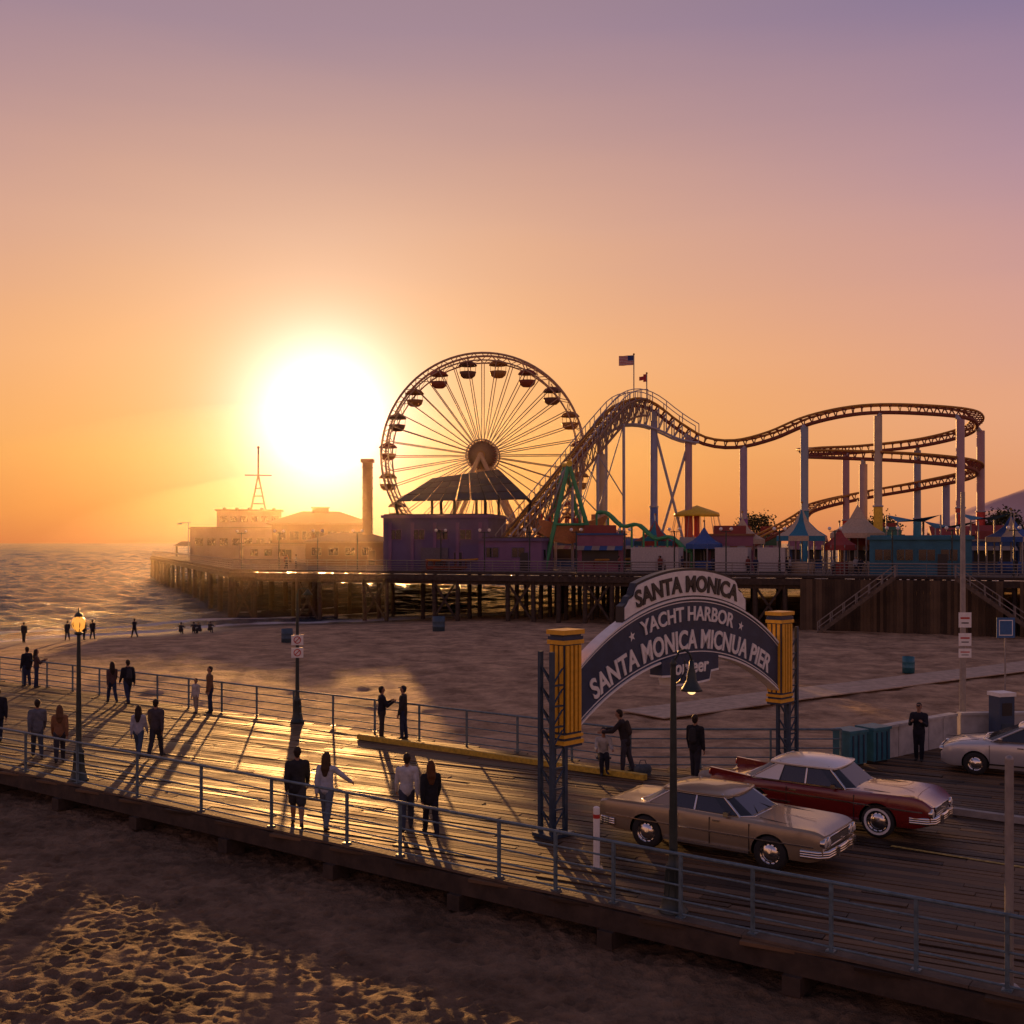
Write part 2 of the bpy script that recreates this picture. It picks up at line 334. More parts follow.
# ------------------------------------------------------------ wood plank materials
def plank_mat(name,c0,c1,ang,rough=(0.38,0.6),spec=0.5):
    m=bpy.data.materials.new(name); m.use_nodes=True; nt=m.node_tree; b=nt.nodes['Principled BSDF']; L=nt.links.new
    tc=nn(nt,'ShaderNodeTexCoord'); g=nn(nt,'ShaderNodeNewGeometry')
    mp=nn(nt,'ShaderNodeMapping'); mp.inputs['Rotation'].default_value=(0,0,-ang); L(tc.outputs['Object'],mp.inputs[0])
    mp2=nn(nt,'ShaderNodeMapping'); mp2.inputs['Scale'].default_value=(1.2,22,22); L(mp.outputs[0],mp2.inputs[0])
    n=nn(nt,'ShaderNodeTexNoise'); n.inputs['Scale'].default_value=1; n.inputs['Detail'].default_value=7; L(mp2.outputs[0],n.inputs['Vector'])
    n3=nn(nt,'ShaderNodeTexNoise'); n3.inputs['Scale'].default_value=0.7; n3.inputs['Detail'].default_value=9; L(tc.outputs['Object'],n3.inputs['Vector'])
    a=nn(nt,'ShaderNodeMath',operation='MULTIPLY_ADD'); L(g.outputs['Random Per Island'],a.inputs[0]); a.inputs[1].default_value=0.8
    s=nn(nt,'ShaderNodeMath',operation='MULTIPLY'); L(n.outputs['Fac'],s.inputs[0]); s.inputs[1].default_value=0.45; L(s.outputs[0],a.inputs[2])
    s2=nn(nt,'ShaderNodeMath',operation='MULTIPLY_ADD'); L(n3.outputs['Fac'],s2.inputs[0]); s2.inputs[1].default_value=0.8; L(a.outputs[0],s2.inputs[2])
    cr=nn(nt,'ShaderNodeValToRGB'); cr.color_ramp.elements[0].position=0.48; cr.color_ramp.elements[1].position=1.0
    cr.color_ramp.elements[0].color=(*c0,1); cr.color_ramp.elements[1].color=(*c1,1)
    hs=nn(nt,'ShaderNodeMath',operation='MULTIPLY'); L(s2.outputs[0],hs.inputs[0]); hs.inputs[1].default_value=0.70; L(hs.outputs[0],cr.inputs[0]); L(cr.outputs[0],b.inputs['Base Color'])
    ra=nn(nt,'ShaderNodeMath',operation='MULTIPLY_ADD'); L(g.outputs['Random Per Island'],ra.inputs[0]); ra.inputs[1].default_value=0.5; L(n3.outputs['Fac'],ra.inputs[2])
    mr=nn(nt,'ShaderNodeMapRange'); L(ra.outputs[0],mr.inputs[0]); mr.inputs[1].default_value=0.4; mr.inputs[2].default_value=1.1; mr.inputs[3].default_value=rough[0]; mr.inputs[4].default_value=rough[1]; L(mr.outputs[0],b.inputs['Roughness'])
    b.inputs['Specular IOR Level'].default_value=spec
    bp=nn(nt,'ShaderNodeBump'); bp.inputs['Strength'].default_value=0.8; bp.inputs['Distance'].default_value=0.014; L(n.outputs['Fac'],bp.inputs['Height']); L(bp.outputs['Normal'],b.inputs['Normal'])
    return m
PD=Vector((0.88,-0.475)).normalized(); PN=Vector((0.475,0.88)).normalized(); pang=math.atan2(PD.y,PD.x)
deckm=plank_mat('deck_planks',(0.030,0.019,0.013),(0.19,0.115,0.062),pang,(0.48,0.80),0.26)
dwood=mat('dark_timber',(0.05,0.033,0.023),0.85,var=0.4,scale=3,bump=0.6)
mwood=mat('grey_timber',(0.11,0.08,0.058),0.8,var=0.35,scale=3,bump=0.6)
def nearY(x): return (16.55-N.x*x)/N.y
deckpoly=[(-46,nearY(-46)),(36,nearY(36)),(36,36.5),(14,35.2),(9.4,31.3),(3.4,(27.3-N.x*3.4)/N.y),(-46,(27.3+N.x*46)/N.y)]
def planks(poly,name,m,w=0.25,z1=0.0,th=0.06):
    b=B(); P=[(p[0]*PD.x+p[1]*PD.y,p[0]*PN.x+p[1]*PN.y) for p in poly]
    lo=min(p[1] for p in P); hi=max(p[1] for p in P); k=lo+w/2
    while k<hi:
        xsn=[]
        for i in range(len(P)):
            a,c=P[i],P[(i+1)%len(P)]
            if (a[1]-k)*(c[1]-k)<0: xsn.append(a[0]+(k-a[1])/(c[1]-a[1])*(c[0]-a[0]))
        xsn.sort()
        for s0,s1 in zip(xsn[::2],xsn[1::2]):
            x=s0-random.uniform(0,0.02)
            while x<s1:
                l=random.uniform(2.5,5.0); e=min(x+l,s1); 
                dz=random.uniform(-0.008,0.008); tl=random.uniform(-0.008,0.008); tw=random.uniform(-0.005,0.005)
                hw=w/2-random.uniform(0.012,0.024); vs=[]
                for zz in (z1-th,z1):
                    for (u,v) in ((x+0.006,-hw),(e-0.006,-hw),(e-0.006,hw),(x+0.006,hw)):
                        q=PD*u+PN*(k+v); h=zz+dz+(tl if v>0 else -tl)+(tw if u>x+1 else -tw); vs.append((q.x,q.y,h))
                b.add(vs,[(4,5,6,7),(3,2,1,0),(0,1,5,4),(1,2,6,5),(2,3,7,6),(3,0,4,7)],m)
                x=e
        k+=w
    return b.build(name)
planks(deckpoly,'boardwalk_deck',deckm)
b=B(); L2=lambda s,q,z: (N.x*q+U.x*s,N.y*q+U.y*s,z)
b.beam(L2(-25,16.62,-0.20),L2(75,16.62,-0.20),0.12,0.36,dwood)
for i in range(28): b.beam(L2(-24+i*3.5,16.72,0.035),L2(-24+i*3.5+3.49,16.72,0.035),0.26,0.05,mwood)
b.beam(L2(0,27.15,-0.24),L2(75,27.15,-0.24),0.12,0.30,dwood)
for q in (18,20,22,24,26): b.beam(L2(-25,q,-0.22),L2(75,q,-0.22),0.15,0.28,dwood)
s=-24
while s<74:
    b.beam(L2(s,16.45,-0.53),L2(s,27.3,-0.53),0.3,0.3,dwood)
    for q in (16.9,20.3,23.7,26.9):
        p=L2(s,q,0); zz=float(sandz(p[0],p[1]))
        b.tube((p[0],p[1],zz-0.5),(p[0],p[1],-0.66),0.17,dwood,seg=10)
    s+=3.4
b.build('boardwalk_substructure')

# ------------------------------------------------------------ railings
railm=mat('rail_paint',(0.11,0.165,0.20),0.42,metal=0.15,var=0.3,scale=8,bump=0.2,spec=0.5)
def railing(name,pts,spacing,h=1.13,levels=(1.13,0.86,0.60,0.34,0.12),r=0.024,m=railm,z0=0.0,posts=None):
    b=B(); P=[Vector((p[0],p[1],0)) for p in pts]
    for a,c in zip(P[:-1],P[1:]):
        d=c-a; Ls=d.length; d.normalize(); n=max(1,round(Ls/spacing))
        for i,l in enumerate(levels):
            zz=Vector((0,0,z0+l)); b.tube(a+zz,c+zz,r*(1.35 if i==0 else 0.8),m,seg=8)
        ss=[Ls*i/n for i in range(n+1)] if posts is None else posts
        for s in ss:
            p=a+d*s; b.box((p.x,p.y,z0+h/2+0.01),(0.055,0.055,h+0.02),m,rz=math.atan2(d.y,d.x)); b.box((p.x,p.y,z0+0.07),(0.14,0.14,0.02),m,rz=math.atan2(d.y,d.x))
    return b.build(name)
st=Vector((7.1,nearY(7.1)+0.22)); 
posts=[8+x for x in [-7.8,-6.5,-5.2,-3.9,-2.6,-1.2,0.1,1.36,2.65,3.95,5.25,6.57,7.8,9.09,11.6,13.1,15.45,17.9,20.4,23,25.5,28,30.5,33,35.5,38,40.5,43,45.5,48]]
stp=st-U*8; en=st+U*60
railing('boardwalk_railing',[(stp.x,stp.y),(en.x,en.y)],2,posts=posts)
fr=[(-46,(27.15+N.x*46)/N.y),(3.35,(27.15-N.x*3.35)/N.y),(9.3,31.1)]
railing('boardwalk_railing',fr,2.0)
b=B(); ym=mat('yellow_kerb_paint',(0.55,0.36,0.04),0.6,var=0.3,scale=10,bump=0.3)
p0=Vector((-5.0,(26.1+N.x*5)/N.y)); p1=Vector((3.6,(26.1-N.x*3.6)/N.y))
b.beam((p0.x,p0.y,0.08),(p1.x,p1.y,0.08),0.2,0.15,ym); b.build('yellow_kerb')
b=B(); b.beam((8.0,23.2,0.014),(12.5,19.9,0.014),0.1,0.006,mat('faded_yellow_line',(0.40,0.28,0.07),0.8,var=0.5,scale=12)); b.build('parking_bay_line')
b=B(); cm=mat('concrete',(0.33,0.30,0.27),0.85,var=0.2,scale=4,bump=0.3)
b.beam((10.3,26.0,0.09),(11.9,24.85,0.09),0.18,0.15,cm); b.build('wheel_stop')

# ------------------------------------------------------------ arch sign
navy=mat('navy_sign_paint',(0.018,0.038,0.09),0.4,var=0.25,scale=5,bump=0.05)
yel=mat('sign_yellow_paint',(0.80,0.42,0.03),0.4,var=0.12,scale=8,bump=0.05)
wht=mat('sign_white_paint',(0.82,0.80,0.76),0.45,var=0.08,scale=6,bump=0.05)
blk=mat('sign_black_paint',(0.02,0.02,0.025),0.4,var=0.1)
steel=mat('truss_steel',(0.04,0.07,0.115),0.45,metal=0.3,var=0.2,scale=6)
def arch():
    b=B(); c=5.07; hw=4.2; Ro=7.0; zo0=5.0-Ro; Ri=7.6; zi0=3.62-Ri
    zo=lambda x: zo0+math.sqrt(Ro**2-(x-c)**2); zi=lambda x: zi0+math.sqrt(Ri**2-(x-c)**2)
    n=48; X_=[c-hw+2*hw*i/n for i in range(n+1)]
    b.slab([(x,zo(x)) for x in X_],[(x,zi(x)) for x in X_],-0.12,0.12,navy)
    for f,dz in ((zo,0.0),(zi,-0.05)):
        b.slab([(x,f(x)+dz+0.05) for x in X_],[(x,f(x)+dz) for x in X_],-0.16,0.16,wht)
    b.slab([(x,zo(x)-0.05) for x in X_],[(x,zo(x)-0.075) for x in X_],-0.135,-0.121,wht)
    b.slab([(x,zi(x)+0.075) for x in X_],[(x,zi(x)+0.05) for x in X_],-0.135,-0.121,wht)
    hx=2.62; X2=[c-hx+2*hx*i/40 for i in range(41)]
    def tz(x):
        d=abs(x-c); return zo(x)+0.05+(0.66 if d<2.1 else (0.66-0.22*min(1,(d-2.1)/0.12) if d<2.4 else 0.44-0.12*min(1,(d-2.4)/.1)))
    b.slab([(x,tz(x)+0.06) for x in X2],[(x,zo(x)+0.052) for x in X2],-0.10,0.10,blk)
    X3=[c-hx+0.07+2*(hx-0.07)*i/60 for i in range(61)]
    b.slab([(x,tz(x)) for x in X3],[(x,zo(x)+0.09) for x in X3],-0.125,0.125,wht)
    def arctext(t,size,rad,cz,width,m,off,ysurf,ysc=1.0,**k):
        v,f=text_geo(t,size,0.012,off,**k); xs_=[p[0] for p in v]; w=max(xs_)-min(xs_); mid=(max(xs_)+min(xs_))/2; sc=width/w
        for sgn in (1,-1):
            o=[]
            for (x,y,z_) in v:
                th=(x-mid)*sc/rad; r=rad+y*ysc
                o.append((c+sgn*r*math.sin(th),sgn*(ysurf-z_),cz+r*math.cos(th)))
            b.add(o,f,m)
    arctext('SANTA MONICA',0.62,Ro+0.19,zo0,4.3,blk,0.020,-0.14,0.9)
    arctext('YACHT HARBOR',0.50,Ro-0.53,zo0,3.9,wht,0.011,-0.135,1.0)
    arctext('SANTA MONICA MICNUA PIER',0.66,Ri+0.15,zi0,7.6,wht,0.017,-0.135,1.0)
    for sgn in (-1,1):
        th=sgn*2.35/(Ro-0.4); cx=c+(Ro-0.38)*math.sin(th); cz=zo0+(Ro-0.38)*math.cos(th)
        pts=[(cx+(0.13 if i%2==0 else 0.055)*math.sin(i*math.pi/5+th),cz+(0.13 if i%2==0 else 0.055)*math.cos(i*math.pi/5+th)) for i in range(10)]
        for yy in (-0.14,0.14): b.add([(cx,yy,cz)]+[(p[0],yy,p[1]) for p in pts],[(0,i+1,(i+1)%10+1) for i in range(10)],wht)
    X4=[c-1.2+2.4*i/36 for i in range(37)]
    pb=lambda x: 2.95+(0.0 if abs(x-c)<0.8 else 0.22)-0.03*math.cos((x-c)*2)
    b.slab([(x,zi(x)+0.02) for x in X4],[(x,pb(x)) for x in X4],-0.18,0.18,navy)
    b.slab([(x,pb(x)) for x in X4],[(x,pb(x)-0.05) for x in X4],-0.19,0.19,wht)
    v,f=text_geo('orgeer',0.52,0.012,0.012,0.1)
    for sgn in (1,-1): b.add([(c+sgn*p[0],sgn*(-0.192-p[2]),3.17+p[1]*0.95) for p in v],f,wht)
    for px in (0.58,9.56):
        b.box((px,0,3.2),(0.56,0.42,2.4),navy)
        b.box((px,0,4.44),(0.70,0.52,0.10),yel); b.box((px,0,4.31),(0.64,0.48,0.08),navy); b.box((px,0,4.22),(0.68,0.50,0.09),yel)
        b.box((px,0,2.02),(0.66,0.5,0.09),yel); b.box((px,0,2.16),(0.64,0.48,0.07),yel); b.box((px,0,1.945),(0.6,0.46,0.06),navy)
        for sy in (-1,1):
            for dx in (-0.2,-0.07,0.07,0.2): b.box((px+dx,sy*0.232,3.2),(0.08,0.05,1.9),yel)
        for sx in (-1,1):
            for dy in (-0.14,0.0,0.14): b.box((px+sx*0.295,dy,3.2),(0.035,0.085,1.9),yel)
    for px in (-0.05,9.75):
        for lx in (px,px+0.42):
            for ly in (-0.17,0.17): b.box((lx,ly,2.02),(0.10,0.08,4.04),steel)
        k=0.15
        while k<3.6:
            b.beam((px,-0.17,k),(px+0.42,-0.17,k+0.45),0.03,0.03,steel); b.beam((px+0.42,0.17,k),(px,0.17,k+0.45),0.03,0.03,steel)
            b.beam((px,-0.17,k),(px,0.17,k+0.45),0.03,0.03,steel); b.beam((px,-0.17,k),(px+0.42,-0.17,k),0.04,0.04,steel)
            k+=0.45
        b.box((px+0.21,0,0.05),(0.7,0.6,0.08),steel)
    for xx in (1.6,5.07,8.5): b.beam((xx,0.13,zi(xx)+0.2),(xx,0.5,zi(xx)+0.2),0.04,0.04,steel)
    b.path([(x,0.34,zi(x)+0.25) for x in X_],0.04,steel); b.path([(x,0.34,zo(x)-0.25) for x in X_],0.04,steel)
    for i in range(0,n-1,2): b.beam((X_[i],0.34,zi(X_[i])+0.25),(X_[i+1],0.34,zo(X_[i+1])-0.25),0.035,0.035,steel)
    return b.build('pier_entrance_sign',(0.78,23.95,0),math.atan2(6.8,6.7))
arch()

# ------------------------------------------------------------ lamps, poles
lampg=mat('lamp_green_iron',(0.035,0.05,0.05),0.45,metal=0.4,var=0.2,bump=0.1)
bulb=mat('lit_globe',(0.7,0.42,0.15),0.3,emit=(1.0,0.38,0.05),estr=1.0,bump=0)
bulb2=mat('lit_bulb',(0.9,0.8,0.6),0.3,emit=(1.0,0.62,0.25),estr=2.0,bump=0)
def lampbase(b,h,s=1.0):
    b.lathe([(0.0,0),(0.26*s,0),(0.26*s,0.06),(0.22*s,0.09),(0.20*s,0.2),(0.155*s,0.34),(0.13*s,0.75),(0.15*s,0.79),(0.10*s,0.86),(0.075*s,1.0),(0.07*s,1.6),(0.055*s,h*0.8),(0.045*s,h)],(0,0,0),lampg,16)
    for i in range(8):
        t=i*math.pi/4; b.tube((0.15*s*math.cos(t),0.15*s*math.sin(t),0.3),(0.125*s*math.cos(t),0.125*s*math.sin(t),0.74),0.018,lampg,seg=5)
b=B(); lampbase(b,4.25)
arm=[(0,0,4.1),(0.02,0,4.35),(0.10,0,4.5),(0.20,0,4.53),(0.29,0,4.46),(0.32,0,4.34)]
b.path(arm,0.022,lampg); b.path([(0.0,0,3.9),(0.12,0,4.0),(0.2,0,4.15),(0.2,0,4.35)],0.012,lampg)
b.lathe([(0.0,4.34),(0.04,4.34),(0.05,4.2),(0.075,4.12),(0.09,4.0),(0.17,3.86),(0.19,3.82),(0.18,3.82),(0.08,3.97),(0,4.0)],(0.32,0,0),lampg,18)
b.sphere((0.32,0,3.84),0.085,bulb2); b.lathe([(0.045,4.25),(0.06,4.3),(0,4.4)],(0,0,0),lampg,10)
b.build('street_lamp',(2.78,18.95,0.03),R(5))
b=B(); lampbase(b,3.95)
b.lathe([(0.05,3.9),(0.11,3.93),(0.12,3.97),(0.06,4.0)],(0,0,0),lampg,12)
b.lathe([(0.07,4.0),(0.15,4.1),(0.18,4.22),(0.16,4.33),(0.08,4.42),(0.0,4.43)],(0,0,0),bulb,14)
b.lathe([(0.13,4.40),(0.09,4.48),(0.02,4.52),(0.015,4.62),(0,4.65)],(0,0,0),lampg,10)
for i in range(6):
    t=i*math.pi/3; b.path([(0.075*math.cos(t),0.075*math.sin(t),4.0),(0.19*math.cos(t),0.19*math.sin(t),4.2),(0.09*math.cos(t),0.09*math.sin(t),4.43)],0.012,lampg,5)
b.build('street_lamp',(-11.6,29.45,0.03),0)
b=B(); lampbase(b,4.6,0.95); b.path([(0,0,4.55),(0.05,0,4.75),(0.22,0,4.8),(0.36,0,4.72)],0.02,lampg)
b.lathe([(0.03,4.75),(0.07,4.68),(0.19,4.55),(0.0,4.57)],(0.36,0,0),lampg,12)
redm=mat('sign_red_paint',(0.5,0.03,0.02),0.5,bump=0.03)
for zc in (2.95,2.5):
    b.box((0,-0.075,zc),(0.42,0.012,0.36),wht)
    b.lathe([(0.13,-0.083),(0.13,-0.089),(0.10,-0.089),(0.10,-0.083)],(0,0,zc),redm,20,'Y'); b.beam((-0.08,-0.087,zc-0.08),(0.08,-0.087,zc+0.08),0.004,0.03,redm)
b.build('street_lamp',(-7.65,39.2,0),R(10))
gal=mat('galvanised_steel',(0.32,0.30,0.29),0.5,metal=0.5,var=0.15)
b=B(); b.tube((0,0,0),(0,0,8.1),0.11,gal,r2=0.07,seg=12)
for zc,h in ((3.85,0.5),(3.2,0.42),(2.75,0.3)):
    b.box((0.02,-0.13,zc),(0.42,0.012,h),wht); b.box((0.02,-0.138,zc+h*0.12),(0.3,0.004,h*0.12),redm); b.box((0.02,-0.138,zc-h*0.2),(0.24,0.004,h*0.08),blk)
b.build('sign_pole',(15.0,36.6,0))
b=B(); b.tube((0,0,0),(0,0,3.3),0.06,gal,seg=12); b.sphere((0,0,3.3),0.06,gal); b.box((0,0,0.02),(0.3,0.3,0.04),gal); b.build('steel_post',(7.12,15.75,0.0))
b=B(); b.tube((0,0,0),(0,0,1.2),0.065,wht,seg=14); b.sphere((0,0,1.2),0.065,wht,sc=(1,1,0.5)); b.lathe([(0.068,1.0),(0.068,1.08)],(0,0,0),redm,14); b.box((0,0,0.015),(0.24,0.24,0.03),gal); b.build('bollard',(1.66,21.6,0))
b=B(); blu=mat('sign_blue_paint',(0.03,0.12,0.3),0.5); b.tube((0,0,-0.5),(0,0,3.9),0.05,gal); b.box((0,-0.07,3.4),(1.0,0.03,1.1),blu)
b.box((0,-0.09,3.4),(0.75,0.008,0.85),wht); b.box((0,-0.1,3.4),(0.66,0.008,0.76),blu); b.build('beach_sign',(26.9,60,float(sandz(26.9,60))))
b=B(); kb=mat('kiosk_blue',(0.03,0.06,0.12),0.4,var=0.1); b.box((0,0,0.8),(0.55,0.5,1.6),kb); b.box((0,0,1.66),(0.62,0.58,0.12),wht); b.box((0,-0.255,1.2),(0.36,0.01,0.4),blk); b.box((0,-0.257,0.6),(0.42,0.01,0.3),steel); b.box((0,0,0.03),(0.62,0.58,0.06),gal)
b.build('pay_station',(15.4,34.6,0),R(15))
b=B(); wl=mat('painted_concrete',(0.5,0.47,0.44),0.8,var=0.2,scale=3,bump=0.3)
for i in range(5):
    t0=i/5+0.004; t1=(i+1)/5-0.004; p=Vector((10.9,32.6)); q=Vector((14.1,35.1)); a=p.lerp(q,t0); c=p.lerp(q,t1)
    b.beam((a.x,a.y,0.45),(c.x,c.y,0.45),0.22,0.9,wl); b.beam((a.x,a.y,0.94),(c.x,c.y,0.94),0.3,0.08,wl)
q2=(30,36.3); b.beam((14.3,35.2,0.45),(*q2,0.45),0.22,0.9,wl); b.beam((14.3,35.2,0.94),(*q2,0.94),0.3,0.08,wl)
b.build('concrete_wall')
teal=mat('teal_plastic',(0.03,0.15,0.20),0.5,var=0.2,scale=4)
b=B()
for i in range(2):
    cx=9.75+i*0.86; cy=31.75+i*0.55
    b.box((cx,cy,0.52),(0.72,0.62,0.9),teal,rz=R(32)); b.box((cx,cy,1.0),(0.78,0.7,0.08),teal,rz=R(32)); b.box((cx,cy,0.04),(0.6,0.5,0.08),blk,rz=R(32))
    for k in (-1,0,1):
        M=Matrix.Rotation(R(32),3,'Z'); d=M@Vector((k*0.22,-0.32,0)); b.box((cx+d.x,cy+d.y,0.5),(0.05,0.03,0.8),steel,rz=R(32))
b.build('waste_bin_row')
b=B(); wk=mat('walkway_boards',(0.50,0.37,0.26),0.8,var=0.25,scale=2,bump=0.4)
a=Vector((6.0,51)); c=Vector((60,90)); d=(c-a).normalized(); Lw=(c-a).length; k=0
while k<Lw:
    p=a+d*k; q=p+d*0.5; mid=(p+q)/2; zz=float(sandz(mid.x,mid.y))+0.12
    M=Matrix.Rotation(math.atan2(d.y,d.x),3,'Z'); b.box((mid.x,mid.y,zz),(0.48,3.0,0.05),wk,rot=M); k+=0.5
b.build('beach_walkway')
def barrel(loc,h,r,m):
    b=B(); b.lathe([(0,0),(r,0),(r*1.02,h*0.33),(r*1.06,h*0.34),(r*1.02,h*0.36),(r*1.02,h*0.66),(r*1.06,h*0.68),(r*1.02,h*0.7),(r*1.02,h),(r*0.94,h),(r*0.92,h*0.8),(0,h*0.8)],(0,0,0),m,18)
    b.build('litter_barrel',(loc[0],loc[1],float(sandz(*loc))))
rb_=mat('blue_grey_barrel',(0.05,0.09,0.13),0.6)
barrel((-18,88),1.15,0.45,rb_); barrel((-6.6,99),1.35,0.55,rb_); barrel((24.4,67.7),1.0,0.36,teal); barrel((9.5,84),1.0,0.38,rb_)

# ------------------------------------------------------------ far pier
DZ=3.4
pp=[(-32,125),(44,95),(110,70),(130,210),(0,215),(-58,290),(-86,262)]
b=B(); b.prism(pp,DZ-0.25,DZ,mwood,dwood)
def edge(a,c,z0,w,h): b.beam((*a,z0),(*c,z0),w,h,dwood)
edge((-32.1,124.7),(44,94.7),DZ-0.6,0.35,0.6); edge((44,94.7),(110,69.7),DZ-0.6,0.35,0.6); edge((-32.1,125),(-86.1,262),DZ-0.6,0.35,0.6)
def pil(x,y,r=0.22,lean=0):
    zz=min(float(sandz(x,y)),WZ)-1; b.tube((x+lean,y,zz),(x,y,DZ-0.3),r,dwood,seg=8)
for row in range(5):
    n_=30
    for i in range(n_):
        t=i/(n_-1)
        if row>0 and t<0.42 and (i%2 or row>2): continue
        if row==0 and t<0.42 and i%3==2: continue
        x=-31.5+75*t+row*1.0; y=124.4-29.6*t+row*4.8+0.4
        pil(x,y,0.24,random.uniform(-0.15,0.15))
        if row==0 and i%3==0: b.beam((x,y,DZ-1.0),(x+2.4,y-0.9,float(sandz(x,y))+0.3),0.14,0.22,dwood); b.beam((x+2.4,y-0.9,DZ-1.0),(x,y,float(sandz(x,y))+0.3),0.14,0.22,dwood)
for i in range(15):
    t=i/14
    for j in range(2):
        x=-32-53.5*t+j*9; y=125.5+136*t+j*3.3; pil(x,y,0.34,random.uniform(-0.4,0.4))
    if i%2==0: b.beam((-32-53.5*t,125.5+136*t,DZ-0.8),(-32-53.5*t-1.6,125.5+136*t+5.4,WZ+0.4),0.2,0.25,dwood)
for row in range(2):
    yy=4.8*row; b.beam((-31.5+row,124.8+yy,DZ-1.1),(43.5+row,95.2+yy,DZ-1.1),0.3,0.35,dwood)
for i in range(18):
    t=i/17; x=46+60*t; y=94.6-24*t; pil(x,y); 
b.build('amusement_pier')
prm=mat('pier_rail_grey',(0.22,0.19,0.17),0.6,var=0.2)
railing('pier_railing',[(-85.5,261.5),(-31.8,125.3),(43.8,95.3),(105,72.2)],2.5,z0=DZ,r=0.045,m=prm)
b=B(); wallw=plank_mat('wall_boards',(0.045,0.03,0.02),(0.14,0.095,0.06),0,(0.7,0.9),0.2)
def wallrun(a,c,z1):
    a=Vector(a);c=Vector(c);d=(c-a);Lr=d.length;d.normalize();k=0
    while k<Lr:
        p=a+d*(k+0.14); b.box((p.x,p.y,(z1-1.9)/2),(0.27,0.08,z1+1.9),wallw,rz=math.atan2(d.y,d.x)); k+=0.28
wallrun((26.5,101.2),(42,94.6),DZ-0.3); wallrun((43.5,94.2),(75,82),DZ-0.3)
def stair(x0,y0,x1,y1,z0,z1,w=1.6,n=20):
    d=Vector((x1-x0,y1-y0,0)); Ls=d.length; d.normalize(); nrm=Vector((-d.y,d.x,0))
    for i in range(n):
        t=(i+0.5)/n; p=Vector((x0,y0,0)).lerp(Vector((x1,y1,0)),t); b.box((p.x,p.y,z0+(z1-z0)*(i+1)/n),(Ls/n*1.15,w,0.07),mwood,rz=math.atan2(d.y,d.x))
    for s in (-1,1):
        o=nrm*(s*w/2); b.beam(Vector((x0,y0,z0))+o,Vector((x1,y1,z1))+o,0.1,0.35,mwood)
        for hh in (0.55,1.05): b.beam(Vector((x0,y0,z0+hh))+o,Vector((x1,y1,z1+hh))+o,0.07,0.07,prm)
        for i in range(7):
            t=i/6; p=Vector((x0,y0,z0)).lerp(Vector((x1,y1,z1)),t)+o; b.tube(p,p+Vector((0,0,1.05)),0.05,prm,seg=6)
stair(27.5,98.6,33.5,96.2,-1.65,DZ); stair(44.5,91.8,38,94.3,-1.65,DZ)
b.build('pier_beach_stairs')

glass=mat('dark_glass',(0.02,0.022,0.028),0.08,var=0.1,bump=0,spec=0.8)
def building(size,wall,roofm,wins=(),roof='flat',over=0.4,door=True,rh=1.5,trim=wht):
    w,d,h=size; b=B(); b.box((0,0,h/2),(w,d,h),wall)
    if roof=='flat':
        b.box((0,0,h+0.15),(w+over,d+over,0.3),trim); b.box((0,0,h+0.36),(w+over-0.5,d+over-0.5,0.12),roofm)
    elif roof=='hip':
        a=w/2+over; e=d/2+over; r=max(0.2,w/2-d*0.45); v=[(-a,-e,h),(a,-e,h),(a,e,h),(-a,e,h),(-r,0,h+rh),(r,0,h+rh)]
        b.add(v,[(0,1,5,4),(1,2,5),(2,3,4,5),(3,0,4),(3,2,1,0)],roofm); b.box((0,0,h-0.12),(w+over*1.6,d+over*1.6,0.2),trim)
    for (x0,z0,ww,hh,n,gap) in wins:
        for i in range(n):
            x=x0+i*gap
            for s in (-1,1):
                b.box((x,s*(d/2+0.02),z0),(ww+0.16,0.06,hh+0.16),trim); b.box((x,s*(d/2+0.05),z0),(ww,0.04,hh),glass); b.box((x,s*(d/2+0.075),z0),(0.05,0.02,hh),trim)
    for y in np.arange(-d/2+1.4,d/2-1,2.6):
        for s in (-1,1): b.box((s*(w/2+0.02),y,h*0.55),(0.06,1.1,1.2),trim); b.box((s*(w/2+0.05),y,h*0.55),(0.04,0.95,1.05),glass)
    if door: b.box((w*0.22,-d/2-0.03,1.05),(1.0,0.06,2.1),trim); b.box((w*0.22,-d/2-0.07,1.02),(0.85,0.03,1.95),blk)
    return b
whw=mat('white_stucco',(0.28,0.22,0.19),0.8,var=0.15,scale=0.6,bump=0.2); tanw=mat('tan_stucco',(0.16,0.095,0.06),0.8,var=0.2,scale=0.6); trm=mat('weathered_trim',(0.24,0.18,0.14),0.8,var=0.15)
gryr=mat('grey_roof',(0.09,0.07,0.06),0.8,var=0.2); redr=mat('red_roof',(0.22,0.065,0.035),0.7)
b=building((19,12,5.4),whw,gryr,wins=[(-8,3.2,1.3,1.2,8,2.1)],trim=trm)
b.box((0.5,1,7.2),(11.3,8,3.2),whw); b.box((0.5,1,8.9),(12,8.8,0.25),gryr)
for i in range(6): b.box((-4+i*1.8,-3.02,7.3),(1.2,0.06,1.1),glass)
for i in range(5): b.lathe([(0.05,9),(0.3,9.1),(0.3,9.4),(0.0,9.5)],(-4+i*2.2,1,0),gryr,8)
for sx in (-1,1):
    for sy in (-1,1): b.tube((2+sx*1.3,1+sy*1.3,9.0),(2,1,15.5),0.16,redr,seg=6)
for zz in (10.2,11.6,13): 
    q=1.3*(1-(zz-9)/6.5)
    for s in (-1,1): b.tube((2-q,1+s*q,zz),(2+q,1+s*q,zz),0.09,redr,seg=5); b.tube((2+s*q,1-q,zz),(2+s*q,1+q,zz),0.09,redr,seg=5)
b.tube((2,1,15.3),(2,1,20.5),0.17,redr,seg=6); b.tube((-0.4,1,15.4),(4.4,1,15.4),0.1,redr,seg=5)
b.sphere((2,1,20.5),0.25,redr)
